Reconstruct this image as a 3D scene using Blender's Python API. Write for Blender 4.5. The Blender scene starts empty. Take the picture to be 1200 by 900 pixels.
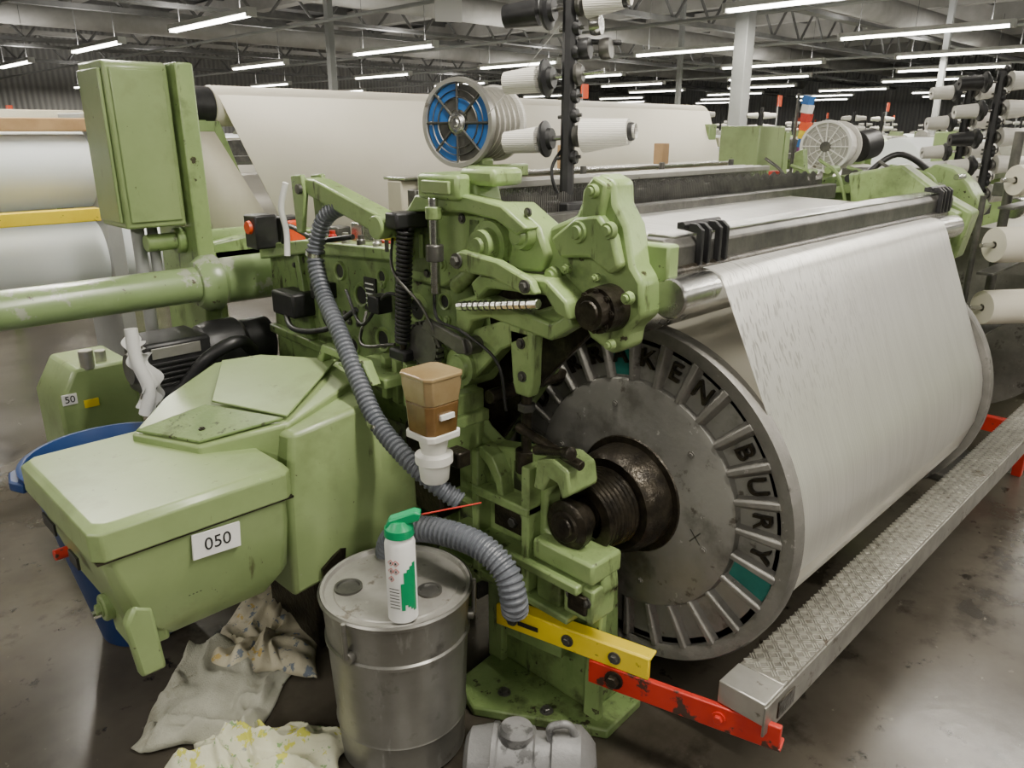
import bpy, bmesh, math, random
from mathutils import Vector, Matrix, noise
random.seed(4)
pi=math.pi
COL=bpy.context.scene.collection
CUR=[None]
# ------------------------------------------------------------------ materials
def mat(name,c1,c2=None,scale=6,rough=.5,metal=0,bump=0,bscale=60,spots=None,coat=0,emit=0,stretch=None,rvar=0,lo=.35,hi=.65):
    m=bpy.data.materials.new(name);m.use_nodes=True
    nt=m.node_tree;N=nt.nodes;L=nt.links;b=N["Principled BSDF"]
    b.inputs["Roughness"].default_value=rough;b.inputs["Metallic"].default_value=metal
    if coat:b.inputs["Coat Weight"].default_value=coat;b.inputs["Coat Roughness"].default_value=.2
    tc=N.new("ShaderNodeTexCoord");vec=tc.outputs["Object"]
    if stretch:
        mp=N.new("ShaderNodeMapping");mp.inputs["Scale"].default_value=stretch;L.new(vec,mp.inputs[0]);vec=mp.outputs[0]
    def nz(s,d=5,st=None):
        v=vec
        if st:
            mp=N.new("ShaderNodeMapping");mp.inputs["Scale"].default_value=st;L.new(vec,mp.inputs[0]);v=mp.outputs[0]
        n=N.new("ShaderNodeTexNoise");n.inputs["Scale"].default_value=s;n.inputs["Detail"].default_value=d;n.inputs["Roughness"].default_value=.62;L.new(v,n.inputs["Vector"]);return n.outputs["Fac"]
    def ramp(src,a,b_,ca,cb):
        r=N.new("ShaderNodeValToRGB");r.color_ramp.elements[0].position=a;r.color_ramp.elements[1].position=b_
        r.color_ramp.elements[0].color=ca;r.color_ramp.elements[1].color=cb;L.new(src,r.inputs[0]);return r.outputs[0]
    c1=tuple(c1)+(1,)
    if c2:
        c2=tuple(c2)+(1,)
        col=ramp(nz(scale),lo,hi,c1,c2)
    else:
        rgb=N.new("ShaderNodeRGB");rgb.outputs[0].default_value=c1;col=rgb.outputs[0]
    for sp in (spots or []):
        sc,th,wd,cc=sp[:4]
        f=ramp(nz(sc,8,sp[4] if len(sp)>4 else None),th,th+wd,(0,0,0,1),(1,1,1,1))
        mx=N.new("ShaderNodeMix");mx.data_type='RGBA';L.new(f,mx.inputs[0]);L.new(col,mx.inputs[6]);mx.inputs[7].default_value=tuple(cc)+(1,)
        col=mx.outputs[2]
    L.new(col,b.inputs["Base Color"])
    if rvar:
        r=N.new("ShaderNodeMapRange");r.inputs[3].default_value=max(0.05,rough-rvar);r.inputs[4].default_value=rough+rvar;L.new(nz(scale*1.7),r.inputs[0]);L.new(r.outputs[0],b.inputs["Roughness"])
    if bump:
        bn=N.new("ShaderNodeBump");bn.inputs["Strength"].default_value=bump;bn.inputs["Distance"].default_value=.004;L.new(nz(bscale,3),bn.inputs["Height"]);L.new(bn.outputs[0],b.inputs["Normal"])
    if emit:
        b.inputs["Emission Color"].default_value=c1;b.inputs["Emission Strength"].default_value=emit
    return m
def wave_mat(name,ca,cb,scale,axis='X',rough=.5,bump=.3,dist=.004,metal=0):
    m=mat(name,ca,rough=rough,metal=metal);nt=m.node_tree;N=nt.nodes;L=nt.links;b=N["Principled BSDF"]
    tc=N.new("ShaderNodeTexCoord");w=N.new("ShaderNodeTexWave");w.bands_direction=axis;w.inputs["Scale"].default_value=scale;L.new(tc.outputs["Object"],w.inputs[0])
    r=N.new("ShaderNodeMix");r.data_type='RGBA';L.new(w.outputs["Fac"],r.inputs[0]);r.inputs[6].default_value=tuple(ca)+(1,);r.inputs[7].default_value=tuple(cb)+(1,);L.new(r.outputs[2],b.inputs["Base Color"])
    bn=N.new("ShaderNodeBump");bn.inputs["Strength"].default_value=bump;bn.inputs["Distance"].default_value=dist;L.new(w.outputs["Fac"],bn.inputs["Height"]);L.new(bn.outputs[0],b.inputs["Normal"])
    return m
V3=(3,3,.7)
GR=mat("green_enamel",(.205,.305,.105),(.29,.395,.155),5,.4,0,.18,90,[(6,.54,.16,(.13,.18,.065)),(9,.6,.08,(.075,.095,.035),V3),(26,.64,.03,(.045,.04,.02))],coat=.25)
GRC=mat("green_cover_paint",(.23,.315,.125),(.285,.375,.16),3,.38,0,.04,40,[(4,.54,.18,(.175,.235,.09)),(8,.64,.08,(.12,.14,.055),V3),(45,.69,.015,(.06,.055,.025)),(90,.72,.01,(.4,.42,.34))],coat=.25)
GRD=mat("oily_shaded_green",(.07,.11,.037),(.145,.205,.07),6,.33,0,.2,90,[(11,.5,.08,(.02,.024,.012))],coat=.4)  # oily green, with the shade of inner and recessed parts in its colour
GRF=mat("grimy_shaded_green",(.14,.215,.07),(.22,.31,.115),7,.38,0,.2,90,[(7,.52,.12,(.065,.085,.03)),(9,.58,.08,(.04,.045,.02),V3),(24,.63,.03,(.03,.025,.015))],coat=.3)  # grime, plus the shade between machine parts put into a darker green
GRW=mat("worn_green_tube",(.235,.335,.135),(.29,.4,.18),4,.33,0,.05,60,[(7,.57,.03,(.42,.45,.35)),(25,.66,.02,(.1,.09,.05))],coat=.4)
BLK=mat("black_plastic",(.012,.012,.013),(.025,.025,.026),20,.4)
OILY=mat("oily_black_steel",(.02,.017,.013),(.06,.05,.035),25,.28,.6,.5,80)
DST=mat("dark_steel",(.09,.09,.085),(.17,.165,.15),14,.38,.7,.2,60)
STL=mat("bright_steel",(.5,.5,.48),(.62,.62,.6),12,.25,1.,.1,60,rvar=.08)
CAST=mat("grey_cast_iron",(.15,.145,.13),(.25,.24,.22),7,.5,.25,.35,90,[(14,.6,.08,(.07,.065,.055)),(40,.66,.04,(.34,.33,.3))])
DISC=mat("scuffed_disc",(.18,.175,.16),(.27,.265,.24),3.5,.42,.2,.15,80,[(6,.54,.12,(.12,.115,.1)),(18,.62,.06,(.10,.09,.075)),(34,.66,.03,(.38,.37,.34))],rvar=.1)
TEAL=mat("teal_paint",(.01,.13,.11),(.015,.18,.15),12,.5)
HOSE=mat("grey_hose_plastic",(.1,.11,.13),(.135,.145,.165),9,.45)
WHT=mat("white_plastic",(.72,.71,.66),(.78,.77,.73),8,.4,spots=[(12,.62,.08,(.5,.46,.36))])
PAPER=mat("paper_label",(.82,.82,.8),rough=.6)
INK=mat("black_ink",(.015,.015,.015),rough=.6)
YARN=wave_mat("white_yarn",(.78,.76,.7),(.62,.6,.55),60,'Z',.7,.5,.002)
CLOTH=mat("woven_cloth",(.70,.66,.54),(.75,.71,.6),2,.6,0,.1,200)
CLOTHW=mat("white_woven_cloth",(.72,.77,.78),(.8,.84,.83),1.2,.5,0,.05,100)
BEIGE=mat("beige_panel",(.48,.45,.34),(.55,.52,.41),3,.5)
RED=mat("red_paint",(.48,.02,.012),(.58,.035,.02),9,.4,0,.1,60,[(14,.57,.03,(.06,.03,.02))])
YEL=mat("yellow_paint",(.8,.6,.02),(.88,.68,.03),6,.4,0,0,60,[(20,.63,.03,(.2,.15,.04))])
ORG=mat("orange_plastic",(.8,.09,.02),rough=.35)
BLUE=mat("blue_plastic",(.012,.045,.17),(.02,.06,.2),5,.4)
BLUEB=mat("blue_panel",(.02,.13,.42),rough=.4)
GALV=mat("dull_tin",(.225,.22,.2),(.3,.295,.27),5,.36,.7,.12,30,[(10,.6,.1,(.16,.155,.14)),(6,.6,.06,(.36,.355,.33),V3)],rvar=.08)
LIDM=mat("tin_lid",(.32,.31,.28),(.45,.44,.41),8,.4,.5,.15,50,[(16,.6,.06,(.2,.18,.15)),(6,.62,.08,(.6,.58,.54))])
ALUD=mat("worn_aluminium_plate",(.25,.24,.21),(.36,.35,.31),18,.4,.7,.1,60,[(20,.6,.05,(.13,.11,.085))])
ALU=mat("aluminium_tread",(.62,.61,.56),(.74,.73,.68),18,.3,.8,.1,60,[(9,.62,.08,(.3,.27,.21))])
ALUS=mat("plain_aluminium",(.45,.44,.4),(.55,.54,.5),12,.38,.75,.1,60,[(14,.64,.05,(.2,.18,.14))])
SPRG=mat("spring_green_cap",(.0,.3,.11),rough=.35)
MOTG=mat("grey_motor_paint",(.16,.16,.16),(.22,.22,.22),10,.45,.1,.3,100,[(14,.58,.05,(.08,.08,.08))])
BRN=mat("brown_oil_residue",(.11,.055,.016),(.19,.105,.035),10,.25,coat=.6)
CLEARP=mat("yellowed_tank_plastic",(.27,.185,.085),(.36,.27,.14),8,.22,coat=.7)
WAFF=mat("grey_waffle_cloth",(.36,.36,.29),(.48,.48,.4),9,.9,0,1.0,260,[(7,.56,.12,(.25,.24,.18)),(14,.64,.05,(.16,.14,.1))])
CREAM=mat("cream_print_cloth",(.46,.42,.3),(.56,.52,.4),6,.9,0,.3,120,[(26,.58,.03,(.16,.19,.24)),(17,.62,.02,(.5,.36,.12)),(6,.62,.1,(.25,.22,.15))])
LEMON=mat("lemon_print_cloth",(.56,.56,.4),(.64,.64,.5),6,.9,0,.3,120,[(20,.57,.02,(.52,.52,.08)),(27,.6,.02,(.22,.36,.15)),(11,.63,.03,(.3,.31,.28))])
RAGW=mat("white_rag",(.7,.7,.68),(.78,.78,.76),8,.8)
TUBE=mat("fluorescent_tube",(1,.97,.9),emit=16)
FIXT=mat("lamp_housing",(.75,.75,.73),rough=.5)
WOOD=mat("wood_block",(.33,.2,.09),(.42,.27,.13),8,.6)
PURP=mat("flag_purple",(.22,.05,.2),rough=.8)
STRUCT=mat("pale_roof_beam",(.4,.39,.36),(.5,.49,.46),2,.7)
STRD=mat("dark_roof_steel",(.14,.14,.14),(.22,.22,.21),2,.6)
POSTM=mat("post_paint",(.33,.34,.33),(.39,.4,.39),3,.5)
FLOOR=mat("sealed_concrete",(.05,.043,.033),(.105,.093,.073),1.1,.22,0,.12,25,[(1.6,.52,.16,(.035,.03,.022)),(3.4,.56,.1,(.024,.02,.015)),(18,.65,.05,(.15,.135,.11)),(9,.62,.05,(.018,.015,.011))],rvar=.15)
WALLM=wave_mat("corrugated_wall",(.42,.42,.4),(.3,.3,.29),1.6,'X',.6,.8,.04)
WALLM2=wave_mat("corrugated_wall_b",(.42,.42,.4),(.3,.3,.29),1.6,'Y',.6,.8,.04)
CEILM=wave_mat("roof_sheeting",(.26,.26,.25),(.17,.17,.17),1.2,'Y',.7,.8,.05)
def yarnbeam_mat():
    m=mat("wound_yarn",(.62,.595,.52),(.68,.65,.58),1.5,.3,.4);nt=m.node_tree;N=nt.nodes;L=nt.links;b=N["Principled BSDF"]
    b.inputs["Specular IOR Level"].default_value=.9
    tc=N.new("ShaderNodeTexCoord");mp=N.new("ShaderNodeMapping");mp.inputs["Scale"].default_value=(260,1.5,1.5);L.new(tc.outputs["Object"],mp.inputs[0])
    n=N.new("ShaderNodeTexNoise");n.inputs["Scale"].default_value=1;n.inputs["Detail"].default_value=0;L.new(mp.outputs[0],n.inputs["Vector"])
    bn=N.new("ShaderNodeBump");bn.inputs["Strength"].default_value=.15;bn.inputs["Distance"].default_value=.001;L.new(n.outputs["Fac"],bn.inputs["Height"]);L.new(bn.outputs[0],b.inputs["Normal"])
    return m
YB=yarnbeam_mat()
def sheet_mat():
    m=mat("warp_sheet",(.74,.74,.7),rough=.3);nt=m.node_tree;N=nt.nodes;L=nt.links;b=N["Principled BSDF"];out=N["Material Output"]
    b.inputs["Specular IOR Level"].default_value=1.0;b.inputs["Metallic"].default_value=.55;b.inputs["Roughness"].default_value=.3
    tc=N.new("ShaderNodeTexCoord");sx=N.new("ShaderNodeSeparateXYZ");L.new(tc.outputs["Object"],sx.inputs[0])
    def nzm(sc,a,c,rot=None):
        mp=N.new("ShaderNodeMapping");mp.inputs["Scale"].default_value=sc
        if rot: mp.inputs["Rotation"].default_value=rot
        L.new(tc.outputs["Object"],mp.inputs[0])
        n=N.new("ShaderNodeTexNoise");n.inputs["Scale"].default_value=1;n.inputs["Detail"].default_value=0;L.new(mp.outputs[0],n.inputs["Vector"])
        r=N.new("ShaderNodeValToRGB");r.color_ramp.elements[0].position=a;r.color_ramp.elements[1].position=c;r.color_ramp.elements[0].color=(0,0,0,1);L.new(n.outputs["Fac"],r.inputs[0]);return r.outputs[0],n.outputs["Fac"]
    dash,_=nzm((170,2,44),.6,.7);line,lf=nzm((330,1.2,1.2),.35,.7);diag,_=nzm((30,5,5),.4,.65,(0,.6,0))
    def mr(s,a,b_,c,d):
        q=N.new("ShaderNodeMapRange");q.inputs[1].default_value=a;q.inputs[2].default_value=b_;q.inputs[3].default_value=c;q.inputs[4].default_value=d;L.new(s,q.inputs[0]);return q.outputs[0]
    def mul(a,c):
        q=N.new("ShaderNodeMath");q.operation='MULTIPLY';L.new(a,q.inputs[0])
        if isinstance(c,float): q.inputs[1].default_value=c
        else: L.new(c,q.inputs[1])
        return q.outputs[0]
    def add(a,c):
        q=N.new("ShaderNodeMath");q.operation='ADD';q.use_clamp=True;L.new(a,q.inputs[0]);L.new(c,q.inputs[1]);return q.outputs[0]
    fx=mr(sx.outputs[0],1.55,2.3,.75,.05);fz=mr(sx.outputs[2],.82,1.0,0,1)
    tot=add(add(mul(mul(dash,fx),fz),mul(line,.22)),mul(diag,.08))
    mx=N.new("ShaderNodeMix");mx.data_type='RGBA';L.new(tot,mx.inputs[0]);mx.inputs[6].default_value=(.86,.855,.81,1);mx.inputs[7].default_value=(.36,.35,.31,1);L.new(mx.outputs[2],b.inputs["Base Color"])
    bn=N.new("ShaderNodeBump");bn.inputs["Strength"].default_value=.2;bn.inputs["Distance"].default_value=.001;L.new(lf,bn.inputs["Height"]);L.new(bn.outputs[0],b.inputs["Normal"])
    tr=N.new("ShaderNodeBsdfTranslucent");tr.inputs[0].default_value=(.85,.84,.78,1);ms=N.new("ShaderNodeMixShader");ms.inputs[0].default_value=.25
    L.new(b.outputs[0],ms.inputs[1]);L.new(tr.outputs[0],ms.inputs[2]);L.new(ms.outputs[0],out.inputs[0])
    return m
SHEET=sheet_mat()
# ------------------------------------------------------------------ builders
def group(name,loc=(0,0,0)):
    e=bpy.data.objects.new(name,None);COL.objects.link(e);e.empty_display_size=.1;CUR[0]=e;return e
def fin(name,me,m,sharp=35,bev=0,seg=2):
    for x in ([m] if not isinstance(m,list) else m): me.materials.append(x)
    for p in me.polygons:p.use_smooth=True
    try: me.set_sharp_from_angle(angle=math.radians(sharp))
    except Exception: pass
    o=bpy.data.objects.new(name,me);COL.objects.link(o)
    if CUR[0]: o.parent=CUR[0]
    if bev:
        md=o.modifiers.new("b",'BEVEL');md.width=bev;md.segments=seg;md.limit_method='ANGLE';md.angle_limit=math.radians(35)
    return o
def bm2(bm,name,m,**k):
    bmesh.ops.recalc_face_normals(bm,faces=bm.faces)
    me=bpy.data.meshes.new(name);bm.to_mesh(me);bm.free();return fin(name,me,m,**k)
def box(name,x0,x1,y0,y1,z0,z1,m,bev=.004,rot=None):
    bm=bmesh.new();bmesh.ops.create_cube(bm,size=1)
    c=Vector(((x0+x1)/2,(y0+y1)/2,(z0+z1)/2))
    for v in bm.verts:
        p=Vector((v.co.x*(x1-x0),v.co.y*(y1-y0),v.co.z*(z1-z0)))
        if rot: p=rot@p
        v.co=p+c
    return bm2(bm,name,m,bev=bev)
def poly3(pts,axis,a):
    if axis=='X': return [Vector((a,p[0],p[1])) for p in pts]
    if axis=='Y': return [Vector((p[0],a,p[1])) for p in pts]
    return [Vector((p[0],p[1],a)) for p in pts]
def prism(name,pts,axis,a,b,m,bev=.005,pts2=None):
    bm=bmesh.new();A=[bm.verts.new(p) for p in poly3(pts,axis,a)];B=[bm.verts.new(p) for p in poly3(pts2 or pts,axis,b)]
    bm.faces.new(A);bm.faces.new(B[::-1]);n=len(A)
    for i in range(n): bm.faces.new((A[i],B[i],B[(i+1)%n],A[(i+1)%n]))
    return bm2(bm,name,m,bev=bev)
def frame_of(d):
    d=Vector(d).normalized();u=Vector((0,0,1)) if abs(d.z)<.9 else Vector((1,0,0))
    s=d.cross(u).normalized();return d,s,s.cross(d)
def lathe(name,prof,o,d,m,seg=40,bev=0,sharp=35,mi=None):
    d,s,u=frame_of(d);o=Vector(o);bm=bmesh.new();R=[]
    for t,r in prof:
        if r<1e-6: R.append([bm.verts.new(o+d*t)])
        else: R.append([bm.verts.new(o+d*t+(s*math.cos(2*pi*k/seg)+u*math.sin(2*pi*k/seg))*r) for k in range(seg)])
    for i in range(len(R)-1):
        a,b=R[i],R[i+1]
        for k in range(seg):
            k2=(k+1)%seg
            if len(a)==1 and len(b)==1: continue
            if len(a)==1: f=bm.faces.new((a[0],b[k],b[k2]))
            elif len(b)==1: f=bm.faces.new((a[k],b[0],a[k2]))
            else: f=bm.faces.new((a[k],b[k],b[k2],a[k2]))
            if mi: f.material_index=mi[i]
    return bm2(bm,name,m,sharp=sharp,bev=bev)
def cyl(name,p0,p1,r,m,seg=24,r2=None,ch=.1):
    p0=Vector(p0);p1=Vector(p1);l=(p1-p0).length;r2=r if r2 is None else r2;c=min(r*ch,l*.2,.004)
    return lathe(name,[(0,0),(0,r-c),(c,r),(l-c,r2),(l,r2-c),(l,0)],p0,p1-p0,m,seg)
def crm(P,n):
    P=[Vector(p) for p in P];out=[];Q=[P[0]*2-P[1]]+P+[P[-1]*2-P[-2]]
    for i in range(1,len(Q)-2):
        for k in range(n):
            t=k/n;a,b,c,d=Q[i-1],Q[i],Q[i+1],Q[i+2]
            out.append(.5*((2*b)+(c-a)*t+(2*a-5*b+4*c-d)*t*t+(3*b-a-3*c+d)*t**3))
    out.append(P[-1]);return out
def sweep(name,path,rf,m,seg=14,sharp=60):
    bm=bmesh.new();n=len(path);R=[];s=None
    for i,p in enumerate(path):
        d=(path[min(i+1,n-1)]-path[max(i-1,0)]).normalized()
        if s is None: _,s,_u=frame_of(d)
        s=(s-d*s.dot(d)).normalized();u=d.cross(s);r=rf(i) if callable(rf) else rf
        R.append([bm.verts.new(p+(s*math.cos(2*pi*k/seg)+u*math.sin(2*pi*k/seg))*r) for k in range(seg)])
    for i in range(n-1):
        for k in range(seg): bm.faces.new((R[i][k],R[i+1][k],R[i+1][(k+1)%seg],R[i][(k+1)%seg]))
    bm.faces.new(R[0]);bm.faces.new(R[-1][::-1])
    return bm2(bm,name,m,sharp=sharp)
def cable(name,P,r,m,n=8,seg=10): return sweep(name,crm(P,n),r,m,seg)
def resample(path,step):
    out=[path[0].copy()];acc=0
    for a,b in zip(path,path[1:]):
        l=(b-a).length;t=step-acc
        while t<=l: out.append(a.lerp(b,t/l));t+=step
        acc=l-(t-step)
    return out
def hose(name,P,r,m):
    path=resample(crm(P,30),.0035)
    return sweep(name,path,lambda i:r*(1 if i%4<2 else .84),m,16,20)
def spring(name,p0,p1,R,r,turns,m):
    d,s,u=frame_of(Vector(p1)-Vector(p0));L=(Vector(p1)-Vector(p0)).length;n=int(turns*12)
    path=[Vector(p0)+d*L*i/n+(s*math.cos(2*pi*i/12)+u*math.sin(2*pi*i/12))*R for i in range(n+1)]
    return sweep(name,path,r,m,6)
def bolt(p,d,r=.011,m=DST):
    d,s,u=frame_of(d);o=Vector(p)
    lathe("washer",[(-.002,0),(-.002,r*1.5),(.003,r*1.5),(.003,0)],o,d,m,16)
    lathe("bolt_head",[(0,r),(r*.9,r),(r,r*.85),(r,0)],o,d,m,6)
def text(name,body,size,loc,right,up,m,ext=.0006,bold=0):
    c=bpy.data.curves.new(name,'FONT');c.body=body;c.size=size;c.align_x='CENTER';c.align_y='CENTER';c.extrude=ext;c.offset=bold;c.materials.append(m)
    o=bpy.data.objects.new(name,c);COL.objects.link(o);r=Vector(right).normalized();u=Vector(up).normalized();n=r.cross(u)
    M=Matrix((r,u,n)).transposed().to_4x4();M.translation=Vector(loc);o.matrix_world=M
    if CUR[0]: o.parent=CUR[0]
    return o
def join_group(e):
    obs=[o for o in e.children if o.type=='MESH'];bpy.ops.object.select_all(action='DESELECT')
    for o in obs:o.select_set(True)
    bpy.context.view_layer.objects.active=obs[0];bpy.ops.object.convert(target='MESH');bpy.ops.object.join()
    o=bpy.context.view_layer.objects.active;o.parent=None;n=e.name;bpy.data.objects.remove(e);o.name=n;return o
NX=(-1,0,0)
def loft(name,rings,m,bev=.01):
    bm=bmesh.new();R=[[bm.verts.new(p) for p in r] for r in rings]
    for a,b in zip(R,R[1:]):
        n=len(a)
        for i in range(n): bm.faces.new((a[i],a[(i+1)%n],b[(i+1)%n],b[i]))
    bm.faces.new(R[0]);bm.faces.new(R[-1]);return bm2(bm,name,m,bev=bev,seg=3)
def rect(x0,x1,y0,y1,z,c=.02):
    return [(x0+c,y0,z),(x1-c,y0,z),(x1,y0+c,z),(x1,y1-c,z),(x1-c,y1,z),(x0+c,y1,z),(x0,y1-c,z),(x0,y0+c,z)]
# ------------------------------------------------------------------ room
CUR[0]=None
YB_W=34
box("floor",-12,48,-8,YB_W,-.1,0,FLOOR,0)
box("ceiling",-12,48,-8,YB_W,5.4,5.5,CEILM,0)
box("wall_back",-12,48,YB_W,YB_W+.2,0,5.5,WALLM,0)
box("wall_right",48,48.2,-8,YB_W,0,5.5,WALLM2,0)
box("wall_left",-12.2,-12,-8,YB_W,0,5.5,WALLM2,0)
box("wall_front",-12,48,-8.2,-8,0,5.5,WALLM,0)
group("roof_structure")
for i in range(11):
    x=-3+4.3*i+2.1
    box("rafter",x-.17,x+.17,-8,YB_W,4.75,5.3,STRUCT,0)
for j in range(21):
    y=-6+2*j
    if y<YB_W: box("purlin",-12,48,y-.05,y+.05,5.2,5.4,STRD,0)
for y in (3.5,10.5,17.5,24.5,31.5):
    box("main_girder_top",-12,48,y-.09,y+.09,4.6,4.75,STRUCT,0)
    box("main_girder_bottom",-12,48,y-.07,y+.07,3.75,3.85,STRD,0)
    for k in range(38):
        x=-10+1.5*k
        cyl("girder_web",(x,y,3.8),(x+.75,y,4.65),.035,STRD,6);cyl("girder_web",(x+.75,y,4.65),(x+1.5,y,3.8),.035,STRD,6)
for y in (6.4,13.2,21.5):
    box("cable_tray",-12,48,y-.1,y+.1,3.35,3.41,STRD,0)
for x in (3.4,7.7,12,16.4,20.7,25):
    cyl("conduit",(x,-8,3.25),(x,YB_W,3.25),.03,POSTM,8)
for y in (8,15,23): cyl("air_duct",(-12,y,4.25),(48,y,4.25),.28,STRUCT,20)
join_group(CUR[0])
CUR[0]=None
group("steel_column");box("shaft",10.5,10.72,5.9,6.1,0,5.3,POSTM,.01);box("base_plate",10.4,10.82,5.8,6.2,0,.03,POSTM)
for x,y in ((8.1,12.6),(3.9,21),(19,12.6),(19,6),(28,6)):
    group("steel_column");box("shaft",x-.06,x+.06,y-.06,y+.06,0,5.3,POSTM,.01);box("base_plate",x-.15,x+.15,y-.15,y+.15,0,.03,POSTM)
# ------------------------------------------------------------------ lamps
group("lamp_master")
box("housing",-.07,.07,-1.3,1.3,.03,.1,FIXT,.005)
cyl("tube_a",(-.035,-1.26,.005),(-.035,1.26,.005),.018,TUBE,10);cyl("tube_b",(.035,-1.26,.005),(.035,1.26,.005),.018,TUBE,10)
box("cap_a",-.07,.07,-1.33,-1.27,-.02,.1,FIXT,.004);box("cap_b",-.07,.07,1.27,1.33,-.02,.1,FIXT,.004)
cyl("hanger_a",(0,-1,.1),(0,-1,1.2),.006,STRD,6);cyl("hanger_b",(0,1,.1),(0,1,1.2),.006,STRD,6)
lm=join_group(CUR[0]);lmesh=lm.data;bpy.data.objects.remove(lm)
CUR[0]=None
YS={-3:(-4,1,6,12),1.3:(-4.5,.2,4.6,9),5.6:(-4,0,4.2,11.9,16.7,22.3,28),9.9:(-3.5,1,4.6,13.2,18.6,25,31),14.2:(-2,4.9,9.2,14,19.5,26),
 18.5:(0,5.5,9.7,15.4,21,27.9),22.8:(2,7,12,17,22,29),27.1:(4,9,14.5,19,25,31),31.4:(3,8,13,18,24,30),35.7:(5,11,16,21,27),40:(7,12,18,24,30)}
for X,ys in YS.items():
    for y in ys:
        o=bpy.data.objects.new("fluorescent_lamp",lmesh);COL.objects.link(o);o.location=(X,y,3.0)
        if X<30:
            l=bpy.data.lights.new("lamp_light",'AREA');l.shape='RECTANGLE';l.size=.12;l.size_y=2.5;l.energy=108;l.color=(1,.94,.83)
            lo=bpy.data.objects.new("lamp_light",l);COL.objects.link(lo);lo.parent=o;lo.location=(0,0,-.03)
            l=bpy.data.lights.new("ceiling_fill_light",'AREA');l.shape='RECTANGLE';l.size=.12;l.size_y=2.5;l.energy=32;l.color=(1,.96,.9)  # added fill above the housing, brightens the ceiling
            lo=bpy.data.objects.new("ceiling_fill_light",l);COL.objects.link(lo);lo.parent=o;lo.location=(0,0,.12);lo.rotation_euler=(pi,0,0)
# ------------------------------------------------------------------ warp beam
yc,zc=1.06,.61
group("warp_beam")
lathe("flange_rim",[(0,.415),(-.004,.42),(-.008,.45),(.0,.455),(.03,.455),(.034,.45),(.034,.40),(.012,.40),(.012,.415)],(1.49,yc,zc),(1,0,0),CAST,96)
lathe("flange_web",[(.012,.05),(.012,.43),(.03,.43),(.03,.05)],(1.49,yc,zc),(1,0,0),DISC,96)
lathe("flange_disc",[(-.006,0),(-.006,.29),(-.002,.305),(.012,.31),(.02,.31)],(1.49,yc,zc),(1,0,0),DISC,96)
for n in range(28):
    th=math.radians(4.6+12.857*(n+.5))
    up=Vector((0,-math.sin(th),math.cos(th)));rt=Vector((0,-math.cos(th),-math.sin(th)))
    bm=bmesh.new()
    def q(r,w,x): return bm.verts.new(Vector((x,yc,zc))+up*r+rt*w)
    A=[q(.305,-.016,1.503),q(.305,.016,1.503),q(.42,.02,1.503),q(.42,-.02,1.503)];B=[q(.305,-.005,1.484),q(.305,.005,1.484),q(.42,.007,1.484),q(.42,-.007,1.484)]
    bm.faces.new(A);bm.faces.new(B)
    for i in range(4): bm.faces.new((A[i],A[(i+1)%4],B[(i+1)%4],B[i]))
    bm2(bm,"flange_rib",CAST,bev=.002)
W={-5:'D',-4:'O',-3:'R',-2:'R',-1:'A',0:'K',1:'E',2:'N',4:'B',5:'U',6:'R',7:'Y'}
for n,ch in W.items():
    th=math.radians(4.6+12.857*n);up=(0,-math.sin(th),math.cos(th));rt=(0,-math.cos(th),-math.sin(th))
    text("cast_letter_"+ch.lower(),ch,.066,(1.497,yc-.366*math.sin(th),zc+.366*math.cos(th)),rt,up,OILY,.006,.0004)
for n in (8,-1,15,21):
    th0=math.radians(4.6+12.857*(n-.42));th1=math.radians(4.6+12.857*(n+.42));pts=[]
    for r,t in ((.315,th0),(.41,th0),(.413,(th0+th1)/2),(.41,th1),(.315,th1)): pts.append((yc-r*math.sin(t),zc+r*math.cos(t)))
    prism("painted_cell",pts,'X',1.5,1.505,TEAL,0)
lathe("wound_yarn",[(0,.2),(0,.425),(.01,.43),(1.40,.43),(1.41,.425),(1.41,.2)],(1.525,yc,zc),(1,0,0),YB,128)
lathe("far_flange",[(0,0),(0,.45),(.004,.455),(.032,.455),(.036,.45),(.036,0)],(2.94,yc,zc),(1,0,0),CAST,96)
lathe("hub_boss",[(.1,.14),(.02,.135),(0,.12),(0,0)],(1.40,yc,zc),(1,0,0),OILY,48)
lathe("hub_grease_ring",[(0,0),(0,.155),(.008,.16),(.01,0)],(1.48,yc,zc),(1,0,0),OILY,48)
for i in range(9):
    lathe("threaded_ring",[(0,.06),(0,.098-.0015*i),(.004,.103-.0015*i),(.008,.103-.0015*i),(.011,.098-.0015*i),(.011,.06)],(1.40-.0125*i,yc,zc),(1,0,0),OILY,40)
cyl("axle",(1.23,yc,zc),(1.5,yc,zc),.042,OILY,32)
lathe("axle_end",[(0,0),(0,.025),(.01,.03),(.01,.05),(.018,.062),(.04,.062),(.045,.05),(.06,.05)],(1.225,yc,zc),(1,0,0),OILY,32)
cyl("far_axle",(2.96,yc,zc),(3.15,yc,zc),.045,OILY,24)
for k in range(6):
    a=k*pi/3+.3;bolt((1.485,yc+.24*math.cos(a),zc+.24*math.sin(a)),NX,.006,CAST)
for s in (-1,1):
    box("chalk_stroke",1.4825,1.4835,yc-.206,yc-.203,zc-.067,zc-.023,DST,0,rot=Matrix.Rotation(s*.7,3,'X'))
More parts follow.
